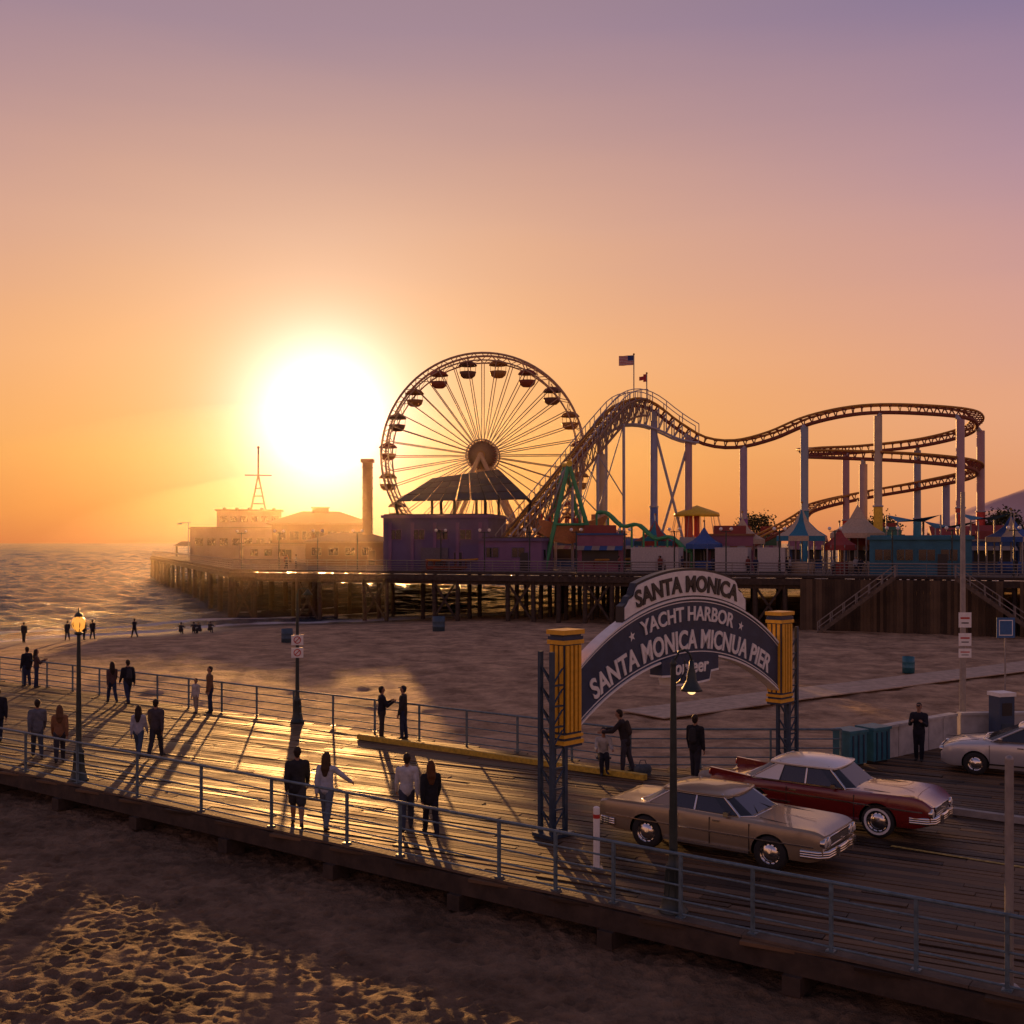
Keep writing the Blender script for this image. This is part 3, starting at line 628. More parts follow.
b.build('harbor_office_building',(-48.2,200,DZ),R(12))
b=building((15,10,6.2),tanw,redr,wins=[(-6,4.2,1.4,1.3,7,2.0),(-6,1.6,1.6,1.6,4,2.4)],roof='hip',rh=2.0,over=1.0,trim=trm)
b.box((0,0,8.3),(2.6,2.2,0.9),tanw); b.box((0,0,8.8),(3.0,2.6,0.15),redr); b.build('restaurant_building',(-31.5,181,DZ),R(8))
b=building((12,8,3.2),tanw,gryr,wins=[(-4.6,1.9,1.2,1.0,4,2.2)],roof='hip',rh=1.2,trim=trm); b.build('bait_shop_building',(-22,150,DZ),R(10))
b=building((9,6,2.6),whw,gryr,wins=[(-3,1.6,1.0,0.9,3,2.0)],trim=trm); b.build('snack_bar_building',(-36,165,DZ),R(20))
b=B()
for x in (-2.5,2.5):
    for y in (-1.8,1.8): b.tube((x,y,0),(x,y,2.4),0.12,dwood)
b.add([(-3.2,-2.4,2.3),(3.2,-2.4,2.3),(3.2,2.4,2.3),(-3.2,2.4,2.3),(-1.5,0,3.4),(1.5,0,3.4)],[(0,1,5,4),(1,2,5),(2,3,4,5),(3,0,4),(3,2,1,0)],gryr)
b.build('fishing_shelter',(-73,248,DZ),R(20))
b=B(); b.tube((0,0,0),(0,0,7.5),0.12,gal); b.beam((-2,0,7.3),(0.6,0,7.5),0.12,0.12,gal); b.box((-1.9,0,7.15),(0.9,0.4,0.25),gal); b.build('pier_floodlight',(-70,238,DZ))
tw=mat('tower_paint',(0.24,0.12,0.055),0.6,var=0.2,scale=1)
b=B(); b.box((0,0,7),(1.25,1.25,14),tw)
for k in range(10): b.box((0,0,0.7+k*1.4),(1.4,1.4,0.12),tw)
b.box((0,0,14.2),(1.7,1.7,0.45),redr); b.build('ride_tower',(-19.7,150,DZ))
pur=mat('purple_stucco',(0.13,0.095,0.19),0.8,var=0.15,scale=0.5,bump=0.2); pur2=mat('violet_stucco',(0.20,0.11,0.21),0.8,var=0.15,scale=0.5)
b=building((11.6,9,5.7),pur,gryr,wins=[(-4.4,3.9,1.2,1.0,4,2.6)],trim=pur2)
for i in range(5): b.box((-5+i*2.5,-4.56,2.6),(0.35,0.14,5.2),pur2)
b.box((0,-4.7,1.3),(3.0,0.12,2.4),mat('roller_door',(0.12,0.1,0.12),0.6)); b.build('arcade_building',(-7.3,122,DZ),R(-12))
b=building((6.6,6,3.2),pur2,gryr,wins=[(-2,2.0,1.3,1.0,2,2.8)],trim=pur); b.build('game_booth_building',(0.6,118.5,DZ),R(-14))
b=B(); pan=mat('solar_panel',(0.05,0.03,0.025),0.6,var=0.2,bump=0,spec=0.3); v0=[Vector((-12.6,119.5,11.0)),Vector((2.0,119.5,11.2)),Vector((-1.6,132,15.3)),Vector((-9.6,132,14.2))]
nU,nV=9,4
for i in range(nU):
    for j in range(nV):
        def q(u,v): return v0[0].lerp(v0[1],u).lerp(v0[3].lerp(v0[2],u),v)
        u0,u1=i/nU+0.006,(i+1)/nU-0.006; w0,w1=j/nV+0.012,(j+1)/nV-0.012
        t=[q(u0,w0),q(u1,w0),q(u1,w1),q(u0,w1)]; bt=[p-Vector((0,0,0.12)) for p in t]
        b.add(t+bt,[(0,1,2,3),(7,6,5,4),(0,4,5,1),(1,5,6,2),(2,6,7,3),(3,7,4,0)],pan)
for i in range(4):
    u=i/3; p0_=v0[0].lerp(v0[1],u)-Vector((0,0,0.3)); p1_=v0[3].lerp(v0[2],u)-Vector((0,0,0.3)); b.beam(p0_,p1_,0.2,0.25,dwood)
    b.tube(p0_,(p0_.x*0.9-0.5,p0_.y+2,DZ),0.16,dwood); b.tube(p1_,(p1_.x,p1_.y,DZ),0.16,dwood)
b.build('solar_canopy')

# ------------------------------------------------------------ ferris wheel
ww=mat('wheel_white_paint',(0.48,0.31,0.20),0.6,metal=0.0,var=0.1,spec=0.3); wr=mat('gondola_red',(0.26,0.07,0.04),0.6,var=0.1,spec=0.3); wy=mat('gondola_yellow',(0.36,0.18,0.05),0.6,spec=0.3); wb=mat('gondola_brown',(0.16,0.08,0.05),0.6,spec=0.3)
def wheel():
    b=B(); Rw=12.9; n=80
    ring=lambda r,y:[(r*math.cos(2*math.pi*i/n),y,r*math.sin(2*math.pi*i/n)) for i in range(n)]
    for y in (-1.25,1.25):
        b.path(ring(Rw,y),0.15,ww,6,True); b.path(ring(Rw-0.9,y),0.10,ww,6,True); b.path(ring(2.0,y),0.1,ww,6,True)
        for i in range(40):
            t=2*math.pi*i/40; a=math.cos(t);c=math.sin(t)
            b.tube((1.2*a,y*0.9,1.2*c),((Rw-0.9)*a,y,(Rw-0.9)*c),0.06,ww,seg=5,cap=False)
            t2=t+math.pi/40; b.tube(((Rw-0.9)*a,y,(Rw-0.9)*c),(Rw*math.cos(t2),y,Rw*math.sin(t2)),0.05,ww,seg=5,cap=False); b.tube((Rw*math.cos(t2),y,Rw*math.sin(t2)),((Rw-.9)*math.cos(t2+math.pi/40),y,(Rw-.9)*math.sin(t2+math.pi/40)),0.05,ww,seg=5,cap=False)
    for i in range(40):
        t=2*math.pi*i/40; a=math.cos(t);c=math.sin(t); b.tube((Rw*a,-1.25,Rw*c),(Rw*a,1.25,Rw*c),0.06,ww,seg=5)
        t2=t+2*math.pi/40; b.tube(((Rw-.9)*a,-1.25,(Rw-.9)*c),((Rw-.9)*math.cos(t2),1.25,(Rw-.9)*math.sin(t2)),0.035,ww,seg=4,cap=False)
    b.lathe([(0,-1.7),(1.0,-1.7),(1.5,-1.4),(1.8,-1.1),(1.8,1.1),(1.5,1.4),(1.0,1.7),(0,1.7)],(0,0,0),wb,24,'Y')
    b.lathe([(0,-1.9),(0.5,-1.9),(0.5,1.9),(0,1.9)],(0,0,0),wy,16,'Y')
    for i in range(24):
        t=2*math.pi*i/24; b.tube((1.5*math.cos(t),-1.4,1.5*math.sin(t)),(2.0*math.cos(t),-1.25,2.0*math.sin(t)),0.07,wr,seg=5)
    cols=[wr,wy,wb]
    for i in range(20):
        t=2*math.pi*(i+0.5)/20; x=(Rw-0.45)*math.cos(t); z_=(Rw-0.45)*math.sin(t); m=cols[i%3]
        b.tube((x,-1.25,z_),(x,1.25,z_),0.07,ww,seg=6); b.tube((x,0,z_),(x,0,z_-2.1),0.05,ww,seg=6)
        b.lathe([(0.0,-0.10),(0.4,-0.2),(0.9,-0.42),(1.22,-0.8),(1.17,-0.84),(0.0,-0.5)],(x,0,z_),m,14)
        b.lathe([(0.0,-2.45),(0.6,-2.4),(0.95,-2.1),(1.1,-1.6),(1.04,-1.6),(0.7,-1.95),(0,-2.0)],(x,0,z_),m,14)
        for k in range(4):
            a=k*math.pi/2+0.5; b.tube((x+1.03*math.cos(a),1.03*math.sin(a),z_-1.6),(x+1.1*math.cos(a),1.1*math.sin(a),z_-0.8),0.03,ww,seg=4)
    H=17.5-DZ
    for y in (-2.2,2.2):
        for x in (-6.5,6.5): b.tube((0,y,0),(x,y*1.8,-H),0.28,ww,r2=0.34,seg=10)
        b.tube((-4.1,y*1.5,-H*0.63),(4.1,y*1.5,-H*0.63),0.14,ww)
        b.tube((-6.5,y*1.8,-H),(4.1,y*1.5,-H*0.63),0.1,ww); b.tube((6.5,y*1.8,-H),(-4.1,y*1.5,-H*0.63),0.1,ww)
    b.tube((0,-2.4,0),(0,2.4,0),0.3,ww); b.box((0,0,-H+0.4),(15,9,0.8),tanw)
    b.build('ferris_wheel',(-3.7,140,17.5),R(-6))
wheel()

# ------------------------------------------------------------ roller coaster
cy_=mat('coaster_yellow',(0.46,0.22,0.04),0.6,var=0.12,spec=0.25); cr_=mat('coaster_red',(0.22,0.07,0.045),0.65,var=0.12,spec=0.25); cw_=mat('coaster_column_white',(0.40,0.39,0.44),0.55,var=0.12,scale=0.7)
cl_=mat('coaster_lift_paint',(0.32,0.21,0.14),0.65,var=0.2,spec=0.25)
CC={'y':(0.75,0.5,0.04),'p':(0.26,0.08,0.36),'t':(0.03,0.24,0.38),'r':(0.5,0.05,0.04),'g':(0.05,0.30,0.12),'b':(0.05,0.16,0.5),'o':(0.5,0.18,0.05)}
colm={k:mat('ride_paint_'+k,v,0.5) for k,v in CC.items()}
pas={k:mat('ride_pastel_'+k,tuple(0.68*a+0.32*c_ for a,c_ in zip((0.40,0.39,0.44),v)),0.55,var=0.12,scale=0.7) for k,v in CC.items()}
def coaster():
    b=B()
    cp=[(-9,116,4.6),(-5,117,4.6),(-2.2,117.8,5.2),(0.5,119,8.2),(4,121.4,12.4),(7.5,123.9,16.8),(10.4,126,20.3),(12.6,127.6,22.6),(14.8,128.2,23.2),(17,128.2,22.4),(19.6,127.6,20.3),(22.4,127,18.6),(25.6,125.5,18.1),(29,123,18.8),(32.5,119.6,20.2),(37,116.4,20.9)]
    K=[(-90,20.8),(-45,20.5),(0,19.7),(45,18.9),(90,18.3),(135,17.8),(180,17.0),(225,16.3),(270,15.7),(315,15.2),(360,14.6),(405,13.8),(450,12.6),(490,11.2),(520,9.9)]
    for t,zz in K: cp.append((42.7+9.4*math.cos(R(t)),125+9.6*math.sin(R(t)),zz))
    cp+=[(28,125,7.2),(22,121,5.4),(15,118,4.8),(8,116.5,4.6)]
    P=[Vector(p) for p in cp]; Q=[]
    for i in range(len(P)-1):
        p0,p1,p2,p3=P[max(i-1,0)],P[i],P[i+1],P[min(i+2,len(P)-1)]
        m=max(3,int((p2-p1).length/0.9))
        for k in range(m):
            t=k/m; Q.append(0.5*((2*p1)+(-p0+p2)*t+(2*p0-5*p1+4*p2-p3)*t*t+(-p0+3*p1-3*p2+p3)*t**3))
    Lr=[];Rr=[];Sp=[]
    for i,p in enumerate(Q):
        t=(Q[min(i+1,len(Q)-1)]-Q[max(i-1,0)]).normalized(); sd_=t.cross(Vector((0,0,1))).normalized(); up=sd_.cross(t)
        Lr.append(p-sd_*0.65);Rr.append(p+sd_*0.65);Sp.append(p-up*0.8)
        b.beam(p-sd_*0.75-up*0.1,p+sd_*0.75-up*0.1,0.18,0.12,cr_)
        b.beam(Sp[-1],p-sd_*0.6,0.1,0.1,cr_); b.beam(Sp[-1],p+sd_*0.6,0.1,0.1,cr_)
    b.path(Lr,0.13,cy_); b.path(Rr,0.13,cy_); b.path(Sp,0.22,cr_)
    i1=[i for i,q in enumerate(Q) if q.z>23.0][0]+2; i0=[i for i,q in enumerate(Q) if q.z>5.6][0]
    lift=Q[i0:i1]
    wd=Vector((-0.5,0.85,0)).normalized()
    for off in (-1.7,1.7):
        pts=[q+wd*off+Vector((0,0,-0.2)) for q in lift]
        b.path(pts,0.12,cl_); b.path([p+Vector((0,0,1.1)) for p in pts],0.06,cw_); b.path([p+Vector((0,0,-1.9)) for p in pts],0.14,cl_)
        for i,p in enumerate(pts):
            b.tube(p,p+Vector((0,0,1.1)),0.045,cw_,seg=4); b.tube(p,p+Vector((0,0,-1.9)),0.06,cl_,seg=4)
            if i+1<len(pts): b.tube(p+Vector((0,0,-1.9)),pts[i+1],0.07,cl_,seg=4); b.tube(p,pts[i+1]+Vector((0,0,-1.9)),0.07,cl_,seg=4)
    for i,q in enumerate(lift):
        b.beam(q-wd*1.7+Vector((0,0,-0.25)),q+wd*1.7+Vector((0,0,-0.25)),0.5,0.06,cl_)
        if i%5==2:
            for off in (-1.7,1.7):
                f=q+wd*off+Vector((0,0,-2.0)); g=Vector((f.x,f.y+off*0.3,DZ)); b.tube(g,f,0.17,cw_,seg=7)
                if i+5<len(lift):
                    q2=lift[i+5]+wd*off+Vector((0,0,-2.0))
                    if f.z>7: b.tube(Vector((f.x,f.y,(DZ+f.z)/2)),q2,0.07,cw_,seg=5); b.tube(Vector((q2.x,q2.y,(DZ+q2.z)/2)),f,0.07,cw_,seg=5)
    crest=[q for q in Q if 9<q.x<21.5 and q.y>125 and q.z>18]
    for off in (-0.9,0.9):
        lo=[q+Vector((0,off,-1.1-2.0*math.sin(math.pi*min(1,max(0,(q.x-9)/12.5))))) for q in crest]
        b.path(lo,0.14,cw_)
        for i,q in enumerate(crest):
            b.tube(lo[i],q+Vector((0,off,-0.3)),0.07,cw_,seg=4)
            if i+1<len(crest): b.tube(lo[i],crest[i+1]+Vector((0,off,-0.3)),0.07,cw_,seg=4)
        b.path([q+Vector((0,off*1.3,1.0)) for q in crest],0.06,cw_)
        for q in crest[::2]: b.tube(q+Vector((0,off*1.3,0)),q+Vector((0,off*1.3,1.0)),0.05,cw_,seg=4)
    def col(x,y,zt,c):
        zm=DZ+ (zt-DZ)*0.42
        b.tube((x,y,DZ),(x,y,zm),0.48,colm[c],seg=12); b.tube((x,y,zm),(x,y,zt),0.43,pas[c],seg=12); b.lathe([(0.42,-0.08),(0.56,-0.08),(0.56,0.08),(0.42,0.08)],(x,y,zm),cw_,12)
        b.box((x,y,DZ+0.15),(1.5,1.5,0.3),cm)
        q=min(Sp,key=lambda s:(s.x-x)**2+(s.y-y)**2+0.3*(s.z-zt)**2); b.tube((x,y,zt-0.2),q,0.26,cw_,seg=8)
    for a in [(10.3,126.3,16.6,'y'),(16.5,127.9,20.6,'b'),(20.4,127.2,18.6,'r'),(26.3,125.0,17.2,'p'),(31.8,119.6,19.0,'t'),(38.6,116.0,19.8,'y'),(47.2,115.8,19.4,'r'),(52.2,122.5,18.9,'r'),(49.0,133.0,17.6,'t'),(40.8,134.4,17.2,'r'),(34.4,129.6,16.2,'p'),(37.5,117.4,14.8,'o'),(51.3,130,13.4,'b')]: col(*a)
    b.tube((16.5,127.9,DZ+1),(20.4,127.2,18),0.16,cw_); b.tube((20.4,127.2,DZ+1),(16.5,127.9,20),0.16,cw_)
    b.build('roller_coaster')
    for fx,fz,us in ((14.2,23.0,True),(15.7,23.0,False)):
        b=B(); hh=5.4 if us else 3.2; b.tube((0,0,0),(0,0,hh),0.07,gal); b.sphere((0,0,hh),0.12,wy)
        wv,hv=(1.7,1.15) if us else (0.9,0.9); nxx=13; rowsn=13 if us else 4
        fr_=mat('flag_red',(0.45,0.04,0.05),0.8); fw=mat('flag_white',(0.6,0.55,0.52),0.8); fb=mat('flag_blue',(0.03,0.05,0.2),0.8)
        vs=[(-(0.06+wv*i/nxx),0.12*math.sin(i*0.9)*i/nxx,hh-0.1-hv*j/rowsn-0.12*(i/nxx)) for j in range(rowsn+1) for i in range(nxx+1)]
        fs=[];ms=[]
        for j in range(rowsn):
            for i in range(nxx):
                if not us and (abs(j-1.5)>2-2*i/nxx*1.0+0.2): continue
                fs.append((j*(nxx+1)+i,j*(nxx+1)+i+1,(j+1)*(nxx+1)+i+1,(j+1)*(nxx+1)+i)); ms.append((fb if (i<5 and j<7) else (fr_ if j%2==0 else fw)) if us else fr_)
        b.add(vs,fs,ms,True); b.build('flag',(fx,128.2,fz))
coaster()

# ------------------------------------------------------------ other rides, booths
b=B(); g=colm['g']
for y in (-2.2,2.2):
    b.tube((0,y*0.4,11.6),(-3.0,y,0),0.22,g,r2=0.26); b.tube((0,y*0.4,11.6),(3.2,y,0),0.22,g,r2=0.26); b.tube((-1.9,y*0.8,5),(2.0,y*0.8,5),0.14,g)
b.tube((0,-1.2,11.6),(0,1.2,11.6),0.35,colm['y']); b.tube((0,0,11.6),(-2.6,0,4.4),0.12,gal); b.tube((0,0,11.6),(2.6,0,4.4),0.12,gal)
hull=[(-4.4,5.9),(-3.4,4.2),(-1.6,3.2),(0,2.9),(1.6,3.2),(3.4,4.2),(4.4,5.9)]
b.slab([(x,5.0+0.06*x*x) for x,_ in hull],hull,-0.9,0.9,colm['o'])
for i in range(7): b.box((-3+i,0,5.4+0.05*(i-3)**2),(0.15,1.6,0.6),colm['r'])
b.build('swinging_ship_ride',(6.0,120.0,DZ),R(10))
b=B()
for i in range(9):
    t=i/8; b.tube((t*10,0,0),(t*10,0,6.2-3.8*t),0.12,g,seg=6)
zf=lambda i:6.2-3.8*i/20+0.4*math.sin(i*0.9)
b.path([(10*i/20,0,zf(i)) for i in range(21)],0.2,g); b.path([(10*i/20,1.6,zf(i)) for i in range(21)],0.2,g)
for i in range(21): b.beam((10*i/20,0,zf(i)),(10*i/20,1.6,zf(i)),0.15,0.08,colm['o'])
b.build('kiddie_coaster_ride',(9,117,DZ),R(-14))
b=B(); b.tube((0,0,0),(0,0,6.5),0.35,colm['r']); b.lathe([(0,7.4),(2.6,6.5),(2.7,6.1),(0,6.3)],(0,0,0),colm['y'],16)
for i in range(12):
    t=i*math.pi/6; b.tube((2.5*math.cos(t),2.5*math.sin(t),6.2),(3.4*math.cos(t),3.4*math.sin(t),2.2),0.03,gal,seg=4); b.box((3.4*math.cos(t),3.4*math.sin(t),2.0),(0.45,0.45,0.5),colm['b'],rz=t)
b.build('swing_carousel_ride',(21.5,128,DZ))
def tent(loc,r,he,ha,ca,cb,sides=8):
    b=B()
    for i in range(sides):
        t0=2*math.pi*i/sides;t1=2*math.pi*(i+1)/sides; p=lambda t,rr,zz:(rr*math.cos(t),rr*math.sin(t),zz)
        m=ca if i%2==0 else cb
        prof=[(r,he),(r*0.62,he+(ha-he)*0.22),(r*0.3,he+(ha-he)*0.52),(0.08,ha)]
        for (r0,z0),(r1,z1) in zip(prof[:-1],prof[1:]): b.add([p(t0,r0,z0),p(t1,r0,z0),p(t1,r1,z1),p(t0,r1,z1)],[(0,1,2,3)],m)
        b.add([p(t0,r,he),p(t1,r,he),p(t1,r*1.01,he-0.5),p(t0,r*1.01,he-0.5)],[(0,3,2,1)],cb if i%2==0 else ca)
        b.tube(p(t0,r*0.96,0),p(t0,r*0.96,he),0.08,gal,seg=6)
    b.tube((0,0,0),(0,0,ha+0.7),0.06,gal,seg=6); b.sphere((0,0,ha+0.7),0.12,wy)
    b.lathe([(0,0),(r*0.5,0),(r*0.5,1.1),(r*0.45,1.15),(0,1.15)],(0,0,0),ca,10)
    b.build('canopy_tent',(*loc,DZ))
ta=mat('canvas_tan',(0.50,0.38,0.26),0.85); tb=mat('canvas_teal',(0.03,0.18,0.27),0.85); tr=mat('canvas_red',(0.32,0.05,0.04),0.85); tbl=mat('canvas_blue',(0.04,0.10,0.30),0.85)
tent((28.6,108.5),2.5,3.7,6.3,ta,tb); tent((35.2,112),2.8,4.0,6.8,ta,ta); tent((24.5,117),2.4,3.4,5.6,ta,ta); tent((15.5,119),2.3,3.2,5.4,tr,tb); tent((49,108),2.5,3.6,5.6,tbl,ta); tent((60,104),2.8,3.5,6.2,ta,ta); tent((20,114.5),1.9,2.9,4.6,tbl,tbl); tent((32,107.5),1.7,2.8,4.4,tr,tr)
b=B()
for k,(x,h) in enumerate(((-3,5.6),(0.6,5.0),(4,5.8))):
    b.add([(x-2,-1.5,h-0.6),(x+2,-1.8,h+0.1),(x+1.8,2,h-0.5),(x-1.9,2,h+0.2),(x,0,h-0.5)],[(0,1,4),(1,2,4),(2,3,4),(3,0,4)],tb,True)
    for px,py,ph in ((x-2,-1.5,h-0.6),(x+2,-1.8,h+0.1),(x+1.8,2,h-0.5),(x-1.9,2,h+0.2)): b.tube((px,py,0),(px,py,ph),0.07,gal,seg=6)
b.build('shade_sails',(42,107,DZ))
tealw=mat('teal_siding',(0.03,0.14,0.21),0.7,var=0.2,scale=1)
b=building((8.8,5,3.3),tealw,tb,wins=[(-3.2,1.9,1.4,1.0,4,1.9)],trim=tealw); b.build('ticket_building',(38.3,103.2,DZ),R(-21))
bw=mat('container_white',(0.5,0.46,0.45),0.6,var=0.12)
for nm,x,y,w in (('storage_container',14.8,112.2,4.9),('storage_container',22.0,109.4,3.2),('storage_container',25.6,108.0,2.6)):
    b=B(); b.box((0,0,1.25),(w,2.3,2.4),bw)
    for i in range(int(w/0.3)): b.box((-w/2+0.15+i*0.3,-1.17,1.25),(0.12,0.04,2.2),bw)
    b.box((0,0,2.5),(w+0.06,2.36,0.1),bw); b.box((0,-1.2,0.1),(w,0.06,0.15),blk); b.build(nm,(x,y,DZ),R(-21))
bc=[mat('booth_%s'%n,c,0.75,var=0.15,scale=1) for n,c in (('red',(0.26,0.05,0.04)),('orange',(0.26,0.11,0.05)),('blue',(0.04,0.10,0.25)),('pink',(0.26,0.10,0.15)),('cream',(0.34,0.27,0.21)),('green',(0.05,0.15,0.08)))]
for i in range(26):
    x=5+i*2.25+random.uniform(-0.6,0.6); y=random.uniform(118,146)-x*0.16; w=random.uniform(2.6,5); h=random.uniform(2.4,4.4); m=random.choice(bc); m2=random.choice(bc)
    b=B(); b.box((0,0,h/2),(w,3,h),m); b.box((0,-1.51,1.7),(w*0.8,0.04,1.2),blk); b.box((0,-1.7,1.02),(w*0.85,0.4,0.08),bc[4])
    for k in range(6):
        ms=m2 if k%2 else bc[4]; xa=-w/2+w*k/6; xb=xa+w/6; b.add([(xa,-1.52,2.7),(xb,-1.52,2.7),(xb,-2.6,2.25),(xa,-2.6,2.25)],[(0,3,2,1)],ms)
    if i%2: b.add([(-w/2-.2,-1.7,h),(w/2+.2,-1.7,h),(w/2+.2,1.7,h),(-w/2-.2,1.7,h),(-w/2-.2,0,h+1),(w/2+.2,0,h+1)],[(0,1,5,4),(2,3,4,5),(0,4,3),(1,2,5),(3,2,1,0)],m2)
    else: b.box((0,0,h+0.1),(w+.3,3.3,0.2),m2); b.box((0,-1.4,h+0.6),(w*0.7,0.12,0.9),bc[(i*3)%6])
    for k in range(8): b.box((-w*0.35+w*0.1*k,-1.4,1.5+0.3*(k%3)),(0.25,0.2,0.3),bc[k%6])
    b.build('game_booth',(x,y,DZ),R(-18+random.uniform(-8,8)))
for i in range(17):
    t=i/16; x=-31+75*t; y=125.3-29.7*t+0.8
    b=B(); b.tube((0,0,0),(0,0,4.2),0.07,lampg,seg=8); b.tube((-0.5,0,4.1),(0.5,0,4.1),0.04,lampg,seg=6); b.sphere((-0.5,0,4.35),0.17,wht,10,6); b.sphere((0.5,0,4.35),0.17,wht,10,6); b.build('pier_lamp',(x,y,DZ))

# ------------------------------------------------------------ trees
leaf=mat('foliage',(0.06,0.07,0.035),0.8,var=0.4,scale=2,bump=0)
bark=mat('bark',(0.1,0.07,0.05),0.9,bump=0.5)
def tree(loc,h,r):
    b=B(); b.tube((0,0,0),(0.1,0,h*0.45),0.25,bark,r2=0.16,seg=8); tips=[]
    for i in range(7):
        a=i*0.9; q=Vector((r*0.6*math.cos(a),r*0.6*math.sin(a),h*random.uniform(0.6,0.85))); b.tube((0.1,0,h*0.4),q,0.1,bark,r2=0.04,seg=6); tips.append(q)
    tips.append(Vector((0,0,h*0.85)))
    vs=[];fs=[]
    for t in tips:
        for k in range(170):
            d=Vector((random.gauss(0,1),random.gauss(0,1),random.gauss(0,0.8)))*r*0.24; p=t+d; u=Vector((random.gauss(0,1),random.gauss(0,1),random.gauss(0,1))).normalized()*0.16; v=u.cross(Vector((random.random(),random.random(),1))).normalized()*0.13
            n0=len(vs); vs+=[p-u,p-v,p+u,p+v]; fs.append((n0,n0+1,n0+2,n0+3))
    b.add(vs,fs,leaf); b.build('tree',loc)
for x,y,h in ((55,122,7),(59,118,8),(31,140,7),(63,126,7.5),(47,140,7),(70,115,7)): tree((x,y,DZ),h,2.4)

# ------------------------------------------------------------ cars
chrome=mat('chrome',(0.7,0.68,0.65),0.14,metal=1.0,var=0.03,bump=0); tyre=mat('tyre_rubber',(0.02,0.02,0.02),0.8,bump=0.1); red_l=mat('tail_light',(0.4,0.02,0.01),0.2,bump=0); lens=mat('headlight_glass',(0.6,0.58,0.52),0.1,bump=0,spec=0.8)
trimd=mat('dark_trim',(0.01,0.01,0.01),0.5,bump=0)
import bmesh
def car(name,loc,head,paint,roofp,sp):
    Lh=sp['L']/2; xs_=np.linspace(-Lh,Lh,81)
    def I(k,x):
        px_=[p[0] for p in sp[k]]; py_=[p[1] for p in sp[k]]
        return float(np.mean([np.interp(x+o,px_,py_) for o in (-0.08,-0.04,0,0.04,0.08)]))
    secs=[]
    for x in xs_:
        hw,bt,sh,tp=I('hw',x),I('bot',x),I('sh',x),I('top',x); m=(bt+sh)/2
        half=[(0,bt),(hw*0.80,bt),(hw*0.93,bt+0.03),(hw*0.975,bt+0.10),(hw*0.985,m-0.10),(hw,m+0.05),(hw*0.988,sh-0.10),(hw*0.965,sh-0.03),(hw*0.90,sh+0.008),(hw*0.80,(sh*0.6+tp*0.4)),(hw*0.5,tp-0.005),(0,tp)]
        secs.append([(x,y,z_) for y,z_ in half]+[(x,-y,z_) for y,z_ in reversed(half[1:-1])])
    n=len(secs[0]); vs=[p for r_ in secs for p in r_]
    fs=[tuple(reversed((i*n+k,(i+1)*n+k,(i+1)*n+(k+1)%n,i*n+(k+1)%n))) for i in range(80) for k in range(n)]
    fs+= [tuple(range(n)),tuple(80*n+k for k in reversed(range(n)))]
    bb=B(); bb.add(vs,fs,paint,True); bb.mid(trimd); body=bb.build(name+'_body')
    wr_=sp['wr']; cb=B(); cb.mid(paint); 
    for wx in sp['wheels']:
        for s in (-1,1):
            yc=s*(sp['W']/2-0.12); ar=wr_*1.12
            cb.lathe([(0,-0.2),(ar,-0.2),(ar,0.2),(0,0.2)],(wx,yc,wr_*1.0),trimd,28,'Y')
    cut=cb.build('cut')
    for ob in (cut,body):
        bm=bmesh.new(); bm.from_mesh(ob.data); bmesh.ops.remove_doubles(bm,verts=bm.verts,dist=1e-5); bmesh.ops.recalc_face_normals(bm,faces=bm.faces); bm.to_mesh(ob.data); bm.free()
    md=body.modifiers.new('b','BOOLEAN'); md.object=cut; md.operation='DIFFERENCE'; md.solver='EXACT'
    dg=bpy.context.evaluated_depsgraph_get(); me=bpy.data.meshes.new_from_object(body.evaluated_get(dg))
    bpy.data.objects.remove(cut); body.modifiers.clear(); body.data=me; me.set_sharp_from_angle(angle=R(28))
    root=bpy.data.objects.new(name,None); S.collection.objects.link(root); root.location=loc; root.rotation_euler=(0,0,head); body.parent=root; body.name='body'
    b=B()
    def strip(z_,x0,x1,h,m,t=0.012):
        for s in (-1,1):
            v=[]
            for x in np.linspace(x0,x1,24):
                hw=I('hw',x); sh=I('sh',x); zz=z_ if not callable(z_) else z_(x)
                f=1.0-0.04*max(0,(zz-(sh-0.16))/0.16)
                for dy,dz in ((-0.03,-h/2),(t,-h/2),(t,h/2),(-0.03,h/2)): v.append((x,s*(hw*f+dy),zz+dz))
            b.add(v,[(i*4+k,i*4+(k+1)%4,i*4+4+(k+1)%4,i*4+4+k) for i in range(23) for k in range(4)],m)
    for st_ in sp['strips']: strip(*st_)
    for dx in sp['doors']:
        for s in (-1,1):
            hw=I('hw',dx); sh=I('sh',dx); bt=I('bot',dx); b.box((dx,s*(hw*0.992),(bt+sh)/2+0.02),(0.012,0.02,(sh-bt)*0.78),trimd)
    for dx in sp['handles']:
        for s in (-1,1): b.box((dx,s*(I('hw',dx)*0.985+0.015),I('sh',dx)-0.1),(0.16,0.03,0.03),chrome)
    g=sp['gh']; zb=g['zb']; zr=g['zr']
    x0,x1,x2,x3=g['x']; wb_,wt=g['w']
    bot=[(x0,wb_*0.70),(x0+0.22,wb_*0.96),(x2+0.1,wb_),(x3-0.22,wb_*0.97),(x3,wb_*0.72)]
    top=[(x1,wt*0.72),(x1+0.22,wt*0.98),(x2-0.35,wt),(x2-0.12,wt*0.97),(x2,wt*0.74)]
    Vb=[(x,y,zb-0.03) for x,y in bot]+[(x,-y,zb-0.03) for x,y in reversed(bot)]
    Vt=[(x,y,zr-0.04) for x,y in top]+[(x,-y,zr-0.04) for x,y in reversed(top)]
    k=10; b.add(Vb+Vt,[(i,(i+1)%k,k+(i+1)%k,k+i) for i in range(k)],glass)
    nu,nv=18,14; v=[]
